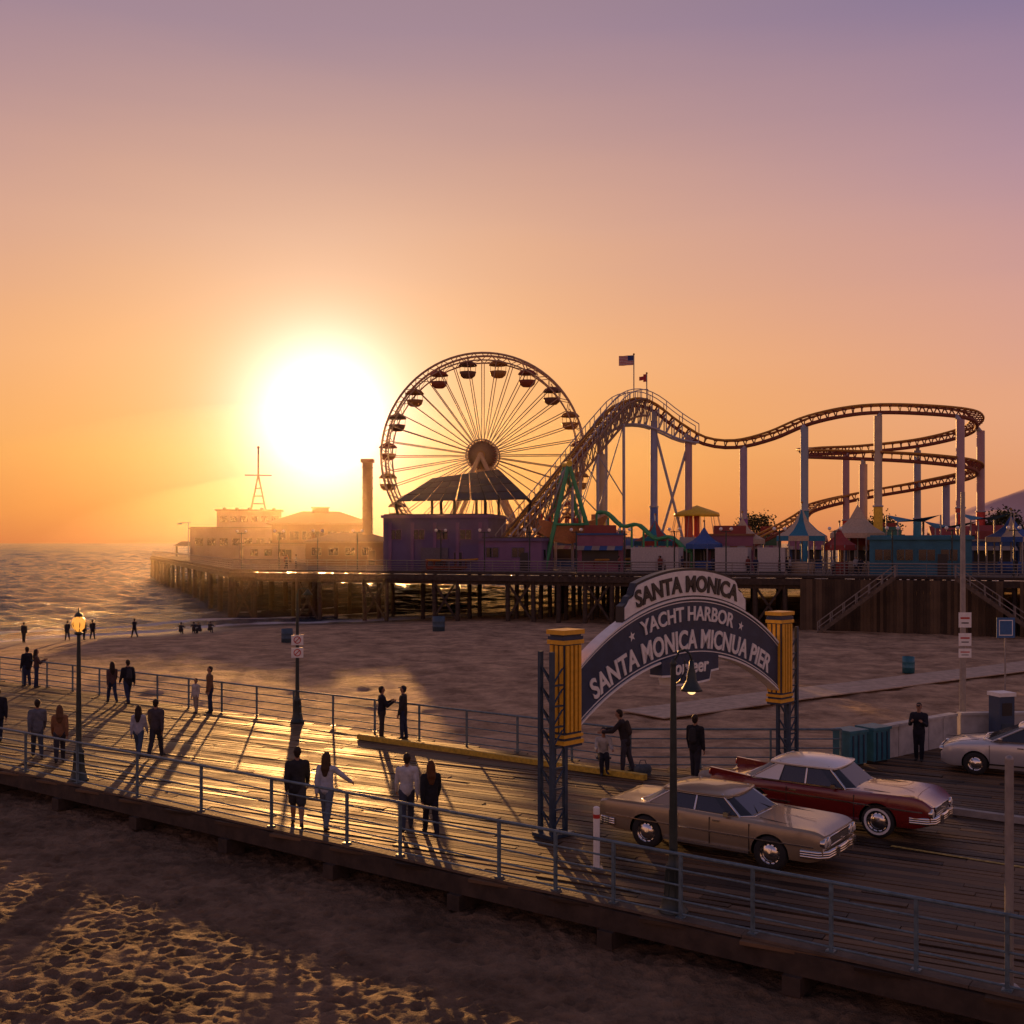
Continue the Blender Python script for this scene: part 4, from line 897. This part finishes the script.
    for i in range(nu+1):
        u=-1+2*i/nu
        for j in range(nv+1):
            w=-1+2*j/nv
            uu=u*math.sqrt(1-w*w*0.16); wj=w*math.sqrt(1-u*u*0.16)
            v.append(((x1+x2)/2+uu*((x2-x1)/2+0.09),wj*(wt+0.06),zr-0.05+g['crown']*(1-abs(u)**2.4)**0.8*(1-abs(w)**2.6)**0.7))
    f=[(i*(nv+1)+j,(i+1)*(nv+1)+j,(i+1)*(nv+1)+j+1,i*(nv+1)+j+1) for i in range(nu) for j in range(nv)]
    b.add(v,f,roofp,True)
    rim=[i*(nv+1) for i in range(nu+1)]+[nu*(nv+1)+j for j in range(1,nv+1)]+[i*(nv+1)+nv for i in range(nu-1,-1,-1)]+[j for j in range(nv-1,0,-1)]
    rp=[Vector(v[i]) for i in rim]; b.path([p-Vector((0,0,0.01)) for p in rp],0.028,roofp,6,True); b.path([p-Vector((0,0,0.04)) for p in rp],0.012,chrome,5,True)
    b.add([tuple(p-Vector((0,0,0.012))) for p in rp],[tuple(range(len(rim)))],trimd)
    for s in (-1,1):
        P=lambda a,z_: Vector((a[0],s*(a[1]+0.006),z_))
        for j in (1,3): b.tube(P(bot[j],zb-0.02),P(top[j],zr-0.04),0.026,g['pil'],seg=6)
        b.path([P(bot[3],zb+0.005),P(bot[4],zb+0.005),(x3+0.01,0,zb+0.005)],0.016,chrome,5); b.path([P(bot[1],zb+0.005),P(bot[0],zb+0.005),(x0-0.01,0,zb+0.005)],0.016,chrome,5)
        for fx in g['b']: b.tube((fx,s*(wb_+0.004),zb-0.02),(fx,s*(wt+0.004),zr-0.04),0.022,g['pil'],seg=6)
        cpx=g['c']
        q=[(x0+0.23,s*(wb_*0.96+0.012),zb-0.02),(x1+cpx,s*(wb_+0.010),zb-0.02),(x1+cpx*0.8+0.15,s*(wt+0.012),zr-0.04),(x1+0.20,s*(wt*0.98+0.012),zr-0.04)]
        b.add(q,[(0,1,2,3)],roofp if g['cr'] else paint)
        b.box(((x3+x0)/2,s*(wb_+0.012),zb+0.0),((x3-x0)*0.80,0.03,0.03),chrome)
        b.box((x3-0.45,s*(wb_+0.12),zb+0.05),(0.1,0.14,0.09),chrome); b.box((x3-0.44,s*(wb_+0.04),zb+0.0),(0.04,0.12,0.02),chrome)
    for wx in sp['wheels']:
        for s in (-1,1):
            y=s*(sp['W']/2-0.13); r=wr_
            b.lathe([(a,s*c) for a,c in [(r*0.60,0.09),(r*0.93,0.10),(r,0.06),(r,-0.06),(r*0.93,-0.10),(r*0.60,-0.09)]],(wx,y,r),tyre,28,'Y')
            if sp['ww']: b.lathe([(r*0.66,s*0.101),(r*0.80,s*0.105)],(wx,y,r),wht,28,'Y')
            b.lathe([(r*0.62,s*0.095),(r*0.60,s*0.06),(r*0.5,s*0.05),(r*0.42,s*0.08),(r*0.25,s*0.10),(0,s*0.115)],(wx,y,r),chrome,24,'Y')
            b.lathe([(r*0.60,-s*0.09),(0,-s*0.08)],(wx,y,r),trimd,20,'Y')
            ns=5 if not sp['retro'] else 12
            for i in range(ns):
                t=i*2*math.pi/ns; b.box((wx+r*0.5*math.cos(t),y+s*0.062,r+r*0.5*math.sin(t)),(0.03,0.012,0.03),trimd,rot=Matrix.Rotation(-t,3,'Y'))
    for sx in (1,-1):
        xe=sx*Lh; hw=I('hw',xe*0.985)
        if sp['retro']:
            bz=sp['bz']; pts=[(xe-sx*0.42,-hw-0.05,bz),(xe-sx*0.08,-hw-0.0,bz),(xe+sx*0.05,-hw*0.85,bz),(xe+sx*0.09,0,bz),(xe+sx*0.05,hw*0.85,bz),(xe-sx*0.08,hw,bz),(xe-sx*0.42,hw+0.05,bz)]
            for dz in (-0.045,0,0.045): b.path([(p[0],p[1],p[2]+dz) for p in pts],0.042,chrome,8)
            for yy in (-0.38,0.38): b.box((xe+sx*0.12,yy,bz),(0.07,0.09,0.2),chrome)
        else: b.box((xe-sx*0.02,0,0.36),(0.06,hw*1.6,0.12),trimd)
        b.box((xe+sx*(0.10 if sp['retro'] else 0.02),0,0.48),(0.02,0.32,0.15),wht)
    xe=Lh; hw=I('hw',xe); gz=sp['gz']
    b.box((xe+0.005,0,gz),(0.03,hw*1.15,0.17),trimd)
    for i in range(5): b.box((xe+0.022,0,gz-0.07+0.035*i),(0.02,hw*1.15,0.010),chrome)
    b.path([(xe+0.02,-hw*0.6,gz-0.09),(xe+0.02,hw*0.6,gz-0.09),(xe+0.02,hw*0.62,gz+0.09),(xe+0.02,-hw*0.62,gz+0.09)],0.014,chrome,6,True)
    for s in (-1,1):
        for yy in sp['hl']:
            b.lathe([(0.10,-0.05),(0.10,0.035),(0.085,0.04)],(xe,s*yy,gz),chrome,18,'X'); b.lathe([(0.085,0.028),(0.05,0.05),(0,0.058)],(xe,s*yy,gz),lens,18,'X')
        b.box((-Lh-0.012,s*hw*0.72,gz),(0.03,0.22,0.12),red_l); b.path([(-Lh-0.02,s*hw*0.72-0.12,gz-0.07),(-Lh-0.02,s*hw*0.72+0.12,gz-0.07),(-Lh-0.02,s*hw*0.72+0.12,gz+0.07),(-Lh-0.02,s*hw*0.72-0.12,gz+0.07)],0.01,chrome,5,True)
        if sp.get('fin'):
            v=[(-Lh+0.02,s*hw*0.93,0.84),(-Lh-0.02,s*hw*0.95,1.05),(-Lh+0.5,s*hw*0.97,1.01),(-Lh+1.4,s*(hw*0.97+0.02),0.92)]
            b.add([(p[0],p[1]+0.025*s,p[2]) for p in v]+[(p[0],p[1]-0.05*s,p[2]) for p in v],[(0,1,2,3),(7,6,5,4),(0,4,5,1),(1,5,6,2),(2,6,7,3),(3,7,4,0)],paint)
            b.lathe([(0.0,-0.03),(0.06,-0.02),(0.07,0.02)],(-Lh-0.02,s*hw*0.93,0.93),red_l,12,'X')
    b.box((x3+0.6,0,I('top',x3+0.6)+0.006),(0.9,0.015,0.012),chrome if sp['retro'] else trimd)
    for s in (-1,1):
        b.tube((x3-0.02,s*0.35,zb+0.0),(x3-0.28,s*0.08,zb+0.14),0.008,trimd,seg=4)
        b.path([(x3+0.12,s*0.62,I('top',x3+0.12)+0.0),(x3+0.7,s*0.64,I('top',x3+0.7)-0.012),(Lh-0.15,s*0.6,I('top',Lh-0.15)-0.01)],0.006,trimd,4)
    b.build('details_'+name,parent=root); return root
hdg=math.atan2(-0.589,0.808)
beige=mat('beige_car_paint',(0.32,0.245,0.16),0.30,metal=0.3,var=0.03,bump=0,coat=0.7); maroon=mat('maroon_car_paint',(0.18,0.010,0.010),0.22,var=0.03,bump=0,coat=0.9); silver=mat('silver_car_paint',(0.52,0.52,0.54),0.30,metal=0.4,var=0.02,bump=0,coat=0.8); whp=mat('white_car_paint',(0.78,0.76,0.73),0.25,var=0.02,bump=0,coat=0.8)
sp1=dict(L=4.95,W=1.88,wr=0.345,wheels=(-1.32,1.42),ww=False,retro=True,bz=0.46,gz=0.68,hl=(0.60,0.79),
 hw=[(-2.5,0.84),(-2.3,0.90),(-1.5,0.93),(0,0.94),(1.6,0.93),(2.35,0.90),(2.5,0.86)],bot=[(-2.5,0.40),(-2.1,0.27),(2.2,0.25),(2.5,0.36)],
 sh=[(-2.5,0.84),(-2.35,0.90),(-1.3,0.93),(-0.8,0.95),(0.8,0.92),(2.2,0.89),(2.42,0.86),(2.5,0.78)],top=[(-2.5,0.82),(-2.3,0.91),(-1.2,0.96),(0.9,0.96),(2.1,0.90),(2.4,0.86),(2.5,0.78)],
 strips=[(lambda x:0.60,-2.3,2.3,0.025,chrome),(lambda x:0.31,-0.90,1.0,0.05,chrome)],doors=(-0.75,0.15,1.0),handles=(-0.62,0.30),
 gh=dict(zb=0.94,zr=1.33,x=(-1.60,-1.0,0.40,0.98),w=(0.80,0.62),crown=0.09,pil=chrome,b=(-0.25,),c=0.18,cr=False))
car('classic_sedan_car',(4.40,23.0,0.0),hdg,beige,beige,sp1)
sp2=dict(L=5.1,W=1.92,wr=0.36,wheels=(-1.40,1.46),ww=True,retro=True,bz=0.48,gz=0.64,hl=(0.72,),fin=True,
 hw=[(-2.55,0.82),(-2.3,0.90),(-1.5,0.95),(0,0.95),(1.6,0.94),(2.3,0.90),(2.55,0.80)],bot=[(-2.55,0.40),(-2.1,0.28),(2.2,0.26),(2.55,0.38)],
 sh=[(-2.55,0.84),(-2.4,0.92),(-1.2,0.91),(0.4,0.91),(1.6,0.95),(2.2,0.95),(2.43,0.89),(2.55,0.74)],top=[(-2.55,0.78),(-2.3,0.88),(-1.5,0.96),(0.9,0.98),(1.8,0.97),(2.25,0.90),(2.55,0.72)],
 strips=[(lambda x:0.72-0.02*x,-2.4,2.4,0.03,chrome),(lambda x:0.52,-2.3,-0.5,0.03,chrome),(lambda x:0.32,-0.95,1.1,0.05,chrome)],doors=(-0.6,0.95),handles=(-0.45,),
 gh=dict(zb=0.95,zr=1.40,x=(-1.75,-1.05,0.40,0.95),w=(0.82,0.66),crown=0.14,pil=chrome,b=(-0.2,),c=0.22,cr=True))
car('classic_coupe_car',(7.28,25.45,0.0),hdg,maroon,whp,sp2)
sp3=dict(L=4.5,W=1.78,wr=0.32,wheels=(-1.32,1.34),ww=False,retro=False,bz=0.5,gz=0.62,hl=(0.62,),
 hw=[(-2.25,0.76),(-2.05,0.84),(-1.4,0.89),(0,0.89),(1.4,0.88),(2.0,0.84),(2.25,0.70)],bot=[(-2.25,0.32),(-2.0,0.2),(2.0,0.19),(2.25,0.26)],
 sh=[(-2.25,0.86),(-1.9,0.98),(-0.5,0.95),(0.9,0.92),(1.8,0.84),(2.15,0.74),(2.25,0.62)],top=[(-2.25,0.88),(-1.9,1.02),(-0.8,1.0),(1.0,1.0),(1.8,0.90),(2.15,0.78),(2.25,0.66)],
 strips=[(lambda x:0.34,-1.0,1.0,0.04,trimd)],doors=(-0.85,0.05,0.98),handles=(-0.7,0.2),
 gh=dict(zb=0.97,zr=1.42,x=(-1.85,-1.05,0.20,1.15),w=(0.78,0.58),crown=0.09,pil=silver,b=(-0.3,),c=0.14,cr=False))
car('silver_hatchback_car',(14.35,30.4,0.0),math.pi+hdg+0.12,silver,silver,sp3)

# ------------------------------------------------------------ people
skinc=(0.33,0.19,0.13)
def capsule(a,b_,ra,rb,flat=(1,1,1),seg=14):
    a=Vector(a);b_=Vector(b_);d=b_-a
    if d.length<1e-5: d=Vector((0,0,1e-3)); b_=a+d
    dn=d.normalized(); up=Vector((0,1,0)) if abs(dn.y)<0.9 else Vector((1,0,0)); x=dn.cross(up).normalized(); y=dn.cross(x)
    rings=[]
    for ph in (-80,-50,-20): rings.append((a,ra*math.cos(R(ph)),ra*math.sin(R(ph))))
    for t in (0.0,1.0): rings.append((a if t==0 else b_,ra if t==0 else rb,0))
    for ph in (20,50,80): rings.append((b_,rb*math.cos(R(ph)),rb*math.sin(R(ph))))
    vs=[]
    for c,r,h in rings:
        for i in range(seg):
            t=2*math.pi*i/seg; o=x*(r*math.cos(t))+y*(r*math.sin(t))+dn*h; vs.append(c+Vector((o.x*flat[0],o.y*flat[1],o.z*flat[2])))
    n=len(rings); fs=[(j*seg+i,j*seg+(i+1)%seg,(j+1)*seg+(i+1)%seg,(j+1)*seg+i) for j in range(n-1) for i in range(seg)]
    fs.append(tuple(reversed(range(seg)))); fs.append(tuple((n-1)*seg+i for i in range(seg)))
    return vs,fs
def cloth(c,tag): return mat('%s_%d_%d_%d'%(tag,c[0]*100,c[1]*100,c[2]*100),c,0.9 if tag!='hair' else 0.6,var=0.2,scale=9,bump=0.9,bscale=16,spec=0.2)
WALK1=dict(L=(20,6),R=(-15,16),LA=(-14,3,14),RA=(16,3,18)); WALK2=dict(L=(-15,18),R=(18,5),LA=(14,3,20),RA=(-14,3,12)); STAND=dict(L=(3,3),R=(-4,4),LA=(4,4,12),RA=(-2,4,14))
ARMX=dict(L=(4,4),R=(-3,3),LA=(22,4,95),RA=(27,4,90)); LEAN=dict(L=(6,4),R=(-12,6),LA=(38,6,45),RA=(38,6,45),lean=14); SIT=dict(L=(88,80),R=(82,75),LA=(35,5,50),RA=(35,5,50),lean=8)
POINT=dict(L=(16,6),R=(-14,14),LA=(-12,4,14),RA=(28,42,25)); SITG=dict(L=(118,112),R=(112,105),LA=(55,6,40),RA=(50,6,40),lean=22)
def person(name,loc,rot=0,H=1.75,top=(0.05,0.05,0.06),bot=(0.04,0.045,0.07),hair=(0.03,0.02,0.015),skin=skinc,shoe=(0.05,0.05,0.05),pose=STAND,female=False,long=False,jacket=False,shorts=False,sleeves=True,vox=0.016,bag=None,ground=0.0,cap=None):
    pr=[]; h=H
    sw=0.092 if female else 0.104; hwid=0.046; lean=R(pose.get('lean',0)); hz=0.525
    def ub(x,y,z_):
        dz=z_-hz; return Vector((x,y*math.cos(lean)+dz*math.sin(lean),hz+dz*math.cos(lean)-y*math.sin(lean)))*h
    def add(a,b_,ra,rb,tag,flat=(1,1,1)): pr.append((Vector(a),Vector(b_),ra*h,rb*h,flat,tag))
    jk=0.013 if jacket else 0.007
    add(ub(-0.034,0,0.52),ub(0.034,0,0.52),0.064,0.064,'bot',(1,0.92,1))
    add(ub(0,0,0.56),ub(0,0.003,0.64),0.070+jk,0.066+jk,'top',(1.20,0.86,1))
    add(ub(0,0.0,0.65),ub(0,0.004,0.75),0.068+jk,(0.076 if female else 0.082)+jk,'top',(1.18,0.80,1))
    add(ub(-sw*0.55,0,0.783),ub(sw*0.55,0,0.783),0.048+jk,0.048+jk,'top',(1,0.98,0.9))
    add(ub(-sw,0,0.792),ub(sw,0,0.792),0.035+jk*0.8,0.035+jk*0.8,'top')
    add(ub(-0.05,-0.004,0.825),ub(0.05,-0.004,0.825),0.022,0.022,'top')
    if female:
        for s in (-1,1): add(ub(s*0.035,0.05,0.725),ub(s*0.035,0.052,0.735),0.028,0.028,'top')
    hem=0.455 if jacket else 0.50
    add(ub(0,0,hem+0.03),ub(0,0,0.58),0.074+jk*0.8,0.070+jk,'top',(1.20,0.92,1)); add(ub(0,0,hem),ub(0,0,hem+0.05),0.070+jk*0.8,0.074+jk,'top',(1.20,0.92,0.3))
    add(ub(0,0.0,0.815),ub(0,0.008,0.875),0.033,0.031,'skin')
    add(ub(0,0.006,0.925),ub(0,0.002,0.950),0.045,0.050,'skin',(0.92,1.08,1)); add(ub(0,0.022,0.896),ub(0,0.018,0.92),0.028,0.036,'skin',(1,1,1))
    add(ub(0,0.054,0.930),ub(0,0.063,0.918),0.007,0.010,'skin')
    for s in (-1,1): add(ub(s*0.046,0.0,0.935),ub(s*0.047,-0.003,0.918),0.009,0.007,'skin',(0.6,1,1))
    add(ub(0,-0.012,0.950),ub(0,-0.006,0.959),0.053,0.050,'hair' if not cap else 'cap',(0.95,1.05,1))
    if cap: add(ub(0,0.04,0.965),ub(0,0.078,0.958),0.03,0.03,'cap',(1.1,1,0.25))
    add(ub(0,-0.026,0.912),ub(0,-0.022,0.94),0.041,0.045,'hair',(1,0.8,1))
    if long:
        add(ub(0,-0.036,0.93),ub(0,-0.056,0.80),0.050,0.050,'hair',(1.1,0.7,1)); add(ub(0,-0.056,0.80),ub(0,-0.070,0.72),0.048,0.026,'hair',(1.25,0.5,1))
        for s in (-1,1): add(ub(s*0.038,-0.008,0.94),ub(s*0.046,-0.014,0.83),0.020,0.020,'hair')
    hands=[]
    for s,kk in ((-1,'L'),(1,'R')):
        th,kn=pose[kk]; th=R(th);kn=R(kn); hp=Vector((s*hwid,0,0.515))*h
        kd=Vector((s*0.01,math.sin(th),-math.cos(th))).normalized(); knp=hp+kd*0.245*h
        sh=th-kn; sd_=Vector((0,math.sin(sh),-math.cos(sh))); ak=knp+sd_*0.235*h
        add(hp,knp,0.060,0.043 if not female else 0.040,'bot')
        if shorts: add(hp,hp+kd*0.21*h,0.066,0.060,'bot')
        tg='skin' if shorts else 'bot'; ex=0.0 if shorts else 0.006
        add(knp,knp+sd_*0.08*h,0.036+ex,0.037+ex,tg); add(knp+sd_*0.08*h,ak-sd_*0.01*h,0.036+ex,0.022+ex*1.6,tg)
        fd=Vector((s*0.12,math.cos(sh*0.5),math.sin(sh*0.5) if sh<0 else 0.0)).normalized()
        if pose is SIT or pose is SITG: fd=Vector((s*0.1,1,-0.05)).normalized()
        dn=Vector((0,0,-0.020*h))
        add(ak+dn*0.6-fd*0.015*h,ak+dn+fd*0.085*h,0.026,0.021,'shoe',(0.95,1,0.8)); add(ak,ak+dn*0.8,0.024,0.026,'shoe')
        p,ou,el=pose[kk+'A']; p=R(p);ou=R(ou);el=R(el); shp=ub(s*(sw+0.004),0,0.790)
        ad=Vector((s*math.sin(ou+0.06),math.sin(p+lean*0.5)*math.cos(ou),-math.cos(p+lean*0.5)*math.cos(ou))); ep=shp+ad*0.170*h
        p2=p+el; inn=0.35 if el>R(60) else 0.0; fdir=Vector((s*(math.sin(ou)*0.6-inn),math.sin(p2),-math.cos(p2))).normalized(); wp=ep+fdir*0.145*h
        add(shp,ep,0.035+jk*0.7,0.029+jk*0.6,'top'); tg='top' if sleeves else 'skin'
        if not sleeves: add(shp,shp.lerp(ep,0.6),0.038,0.037,'top')
        add(ep,wp,(0.028+jk*0.6) if sleeves else 0.025,0.0165+(0.007 if sleeves else 0),tg)
        add(wp,wp+fdir*0.045*h,0.015,0.019,'skin',(0.75,1,1)); hands.append((wp,fdir,s))
    if bag: add(ub(0,-0.095,0.63),ub(0,-0.09,0.76),0.066,0.054,'bag',(1.05,0.66,1))
    bb=B(); dm=mat('tmp',(0.5,0.5,0.5))
    for a,c,ra,rb,fl,tag in pr:
        v,f=capsule(a,c,ra,rb,fl); bb.add(v,f,dm)
    o=bb.build('tmp'); md=o.modifiers.new('r','REMESH'); md.mode='VOXEL'; md.voxel_size=vox*h/1.75; md2=o.modifiers.new('s','SMOOTH'); md2.factor=0.5; md2.iterations=3
    dg=bpy.context.evaluated_depsgraph_get(); me=bpy.data.meshes.new_from_object(o.evaluated_get(dg)); bpy.data.objects.remove(o)
    nv=len(me.vertices); V=np.empty(nv*3); me.vertices.foreach_get('co',V); V=V.reshape(-1,3); F=[tuple(p.vertices) for p in me.polygons]; bpy.data.meshes.remove(me)
    C=np.array([V[list(f)].mean(0) for f in F]); D=np.empty((len(pr),len(F)))
    for i,(a,c,ra,rb,fl,tag) in enumerate(pr):
        a_=np.array(a);ab=np.array(c)-a_; t=np.clip(((C-a_)@ab)/max(1e-9,ab@ab),0,1); q=C-(a_+t[:,None]*ab); q=q/np.array(fl); D[i]=np.sqrt((q**2).sum(1))-(ra+(rb-ra)*t)
    best=D.argmin(0); mm={'skin':cloth(skin,'skin'),'hair':cloth(hair,'hair'),'top':cloth(top,'cloth'),'bot':cloth(bot,'cloth'),'shoe':cloth(shoe,'shoe'),'bag':cloth(bag or (0,0,0),'bag'),'cap':cloth(cap or (0,0,0),'cap')}
    out=B(); out.add(V.tolist(),F,[mm[pr[i][5]] for i in best],True)
    sk=mm['skin']
    for wp,fd,s in hands:
        side=Vector((0,1,0)) if abs(fd.y)<0.8 else Vector((0,0,1)); side=(side-fd*side.dot(fd)).normalized(); nrm=fd.cross(side).normalized(); 
        if nrm.x*s>0: nrm=-nrm
        for k,(o_,ln) in enumerate(((-0.0135,0.034),(-0.0045,0.043),(0.0045,0.046),(0.0135,0.041))):
            p=wp+fd*0.050*h+side*o_*h; q=p+(fd*0.95+nrm*0.25).normalized()*ln*0.55*h; r_=q+(fd*0.75+nrm*0.65).normalized()*ln*0.45*h
            for a,c,r0,r1 in ((p,q,0.0052,0.0048),(q,r_,0.0048,0.0038)):
                v,f=capsule(a,c,r0*h,r1*h,seg=7); out.add(v,f,sk,True)
        p=wp+fd*0.018*h+side*0.013*h; q=p+(side*0.6+fd*0.7+nrm*0.3).normalized()*0.022*h; r_=q+(fd*0.9+nrm*0.4).normalized()*0.018*h
        for a,c,r0,r1 in ((p,q,0.0068,0.006),(q,r_,0.006,0.0045)):
            v,f=capsule(a,c,r0*h,r1*h,seg=7); out.add(v,f,sk,True)
    for s in (-1,1): out.sphere(ub(s*0.018,0.0495,0.936),0.0055*h,blk,8,6)
    v,f=capsule(ub(-0.012,0.050,0.900),ub(0.012,0.050,0.900),0.004*h,0.004*h,seg=6); out.add(v,f,mat('lips',(0.25,0.09,0.08),0.6),True)
    zmin=V[:,2].min()
    return out.build(name,(loc[0],loc[1],ground-zmin),rot)
P=person; blkc=(0.025,0.025,0.03); navyc=(0.03,0.04,0.08); denim=(0.06,0.09,0.15)
P('walking_man',(-4.86,24.9),R(12),1.82,(0.03,0.03,0.035),(0.05,0.05,0.06),pose=WALK1,jacket=True,shorts=True,vox=0.013)
P('walking_woman',(-4.15,24.6),R(-10),1.74,(0.42,0.44,0.5),(0.12,0.15,0.2),hair=(0.06,0.035,0.02),pose=POINT,female=True,long=True,vox=0.013)
P('walking_man',(-2.34,24.5),R(5),1.74,(0.5,0.5,0.52),(0.05,0.06,0.09),pose=WALK2,vox=0.013)
P('walking_woman',(-1.78,24.1),R(15),1.66,(0.02,0.02,0.025),(0.02,0.02,0.03),hair=(0.10,0.04,0.015),pose=WALK1,female=True,long=True,jacket=True,vox=0.013)
P('walking_man',(-14.2,32.9),R(30),1.75,(0.12,0.13,0.16),(0.05,0.06,0.08),pose=WALK1,jacket=True)
P('walking_woman',(-13.2,32.1),R(20),1.7,(0.22,0.11,0.06),(0.04,0.04,0.05),hair=(0.12,0.06,0.03),pose=WALK2,female=True,long=True)
P('walking_man',(-16.45,35.2),R(30),1.78,blkc,navyc,pose=WALK2,jacket=True)
P('walking_woman',(-11.1,32.7),R(0),1.6,(0.35,0.36,0.42),denim,pose=WALK1,female=True,long=True)
P('walking_man',(-10.65,32.9),R(-5),1.76,(0.07,0.06,0.07),(0.04,0.04,0.05),pose=WALK2)
P('walking_woman',(-16,44),R(40),1.68,(0.10,0.06,0.06),navyc,pose=WALK1,female=True,long=True)
P('walking_man',(-15.3,43.8),R(40),1.78,blkc,navyc,pose=WALK2,jacket=True,bag=(0.04,0.04,0.05))
P('standing_man',(-21.7,49.2),R(60),1.75,blkc,navyc,pose=STAND,jacket=True)
P('standing_woman',(-21.1,48.8),R(-60),1.68,(0.08,0.05,0.05),navyc,pose=ARMX,female=True,long=True)
P('standing_child',(-11.9,41.4),R(150),1.30,(0.45,0.42,0.4),(0.3,0.25,0.2),pose=STAND)
P('standing_man',(-11.4,41.5),R(120),1.74,(0.16,0.09,0.05),navyc,pose=STAND,jacket=True)
P('standing_man',(-4.25,35.9),R(-70),1.72,blkc,(0.05,0.04,0.04),pose=ARMX,jacket=True)
P('standing_man',(-3.55,35.9),R(80),1.74,(0.04,0.035,0.035),navyc,pose=STAND,jacket=True,cap=(0.03,0.03,0.04))
P('standing_man',(3.15,30.6),R(75),1.78,(0.03,0.025,0.03),(0.05,0.05,0.07),pose=LEAN,jacket=True,bag=(0.05,0.04,0.04))
P('seated_person',(2.55,30.75),R(180),1.6,(0.4,0.38,0.36),blkc,pose=SIT,cap=(0.05,0.05,0.06))
P('standing_man',(4.95,29.7),R(-40),1.76,(0.025,0.022,0.025),(0.03,0.03,0.04),pose=STAND,jacket=True,bag=(0.03,0.03,0.035))
P('standing_man',(11.95,32.3),R(150),1.70,blkc,blkc,pose=ARMX,jacket=True,cap=(0.03,0.03,0.03))
b=B(); b.box((0,0,0.42),(0.42,0.4,0.05),navy)
for s in (-1,1): b.tube((-0.18,s*0.17,0),(0.18,s*0.17,0.41),0.015,gal); b.tube((0.18,s*0.17,0),(-0.18,s*0.17,0.41),0.015,gal)
b.build('folding_stool',(2.55,30.78,0.0))
for x,y,c in ((5.25,29.55,(0.4,0.36,0.3)),(3.6,30.3,(0.08,0.1,0.12))):
    b=B(); m=cloth(c,'bag'); v,f=capsule((-0.12,0,0.16),(0.12,0,0.16),0.15,0.15,(1,0.8,1)); b.add(v,f,m,True); b.box((0,0,0.04),(0.4,0.2,0.07),m); b.path([(-0.12,0,0.28),(-0.07,0,0.42),(0.07,0,0.42),(0.12,0,0.28)],0.012,m); b.build('duffel_bag',(x,y,0.0),R(20))
for x,y,r_,ps,nm in ((-41,92.4,0,STAND,'beach_walker'),(-38,94.0,40,WALK1,'beach_walker'),(-36.8,94.6,-30,STAND,'beach_walker'),(-36.3,95.2,0,WALK2,'beach_walker'),(-33.3,97,60,WALK1,'beach_walker'),(-30.3,100.5,0,SITG,'beach_sitter'),(-29.2,101,20,SITG,'beach_sitter'),(-27.9,101.4,-10,SITG,'beach_sitter'),(-28.5,100.6,60,SITG,'beach_sitter')):
    P(nm,(x,y),R(r_),1.72,blkc,blkc,pose=ps,vox=0.024,ground=float(sandz(x,y)))
tm=[P('pier_visitor',(x0,0),R(random.uniform(0,360)),1.72,c,blkc,pose=ps,vox=0.026,ground=DZ) for x0,c,ps in ((-20,(0.2,0.06,0.05),STAND),(-8,blkc,WALK1),(8,(0.3,0.3,0.32),STAND),(19,navyc,WALK2))]
for k in range(36):
    t=random.uniform(0.0,1.35); x=-30+75*t; y=125-29.5*t+random.uniform(1.3,4)
    o=tm[k%4] if k<4 else tm[k%4].copy()
    if k>=4: S.collection.objects.link(o)
    o.location.x=x; o.location.y=y; o.rotation_euler.z=random.uniform(0,6.28)

# ------------------------------------------------------------ added haze volumes, shaped to veil the pier in sun glow
for nm,sc_,dens in (('added_haze',(46,60,15),0.00045),('added_haze',(66,80,25),0.00018)):
    b=B(); hm=bpy.data.materials.new('added_haze'); hm.use_nodes=True; nt=hm.node_tree; nt.nodes.clear()
    vs=nn(nt,'ShaderNodeVolumeScatter'); vs.inputs['Color'].default_value=(1,0.8,0.6,1); vs.inputs['Density'].default_value=dens; vs.inputs['Anisotropy'].default_value=0.88
    out=nn(nt,'ShaderNodeOutputMaterial'); nt.links.new(vs.outputs[0],out.inputs['Volume'])
    b.sphere((0,0,0),1.0,hm,40,24,sc_); b.build(nm,(-20,160,1.5 if sc_[2]<20 else 0.5))
print('objects',len(bpy.data.objects))
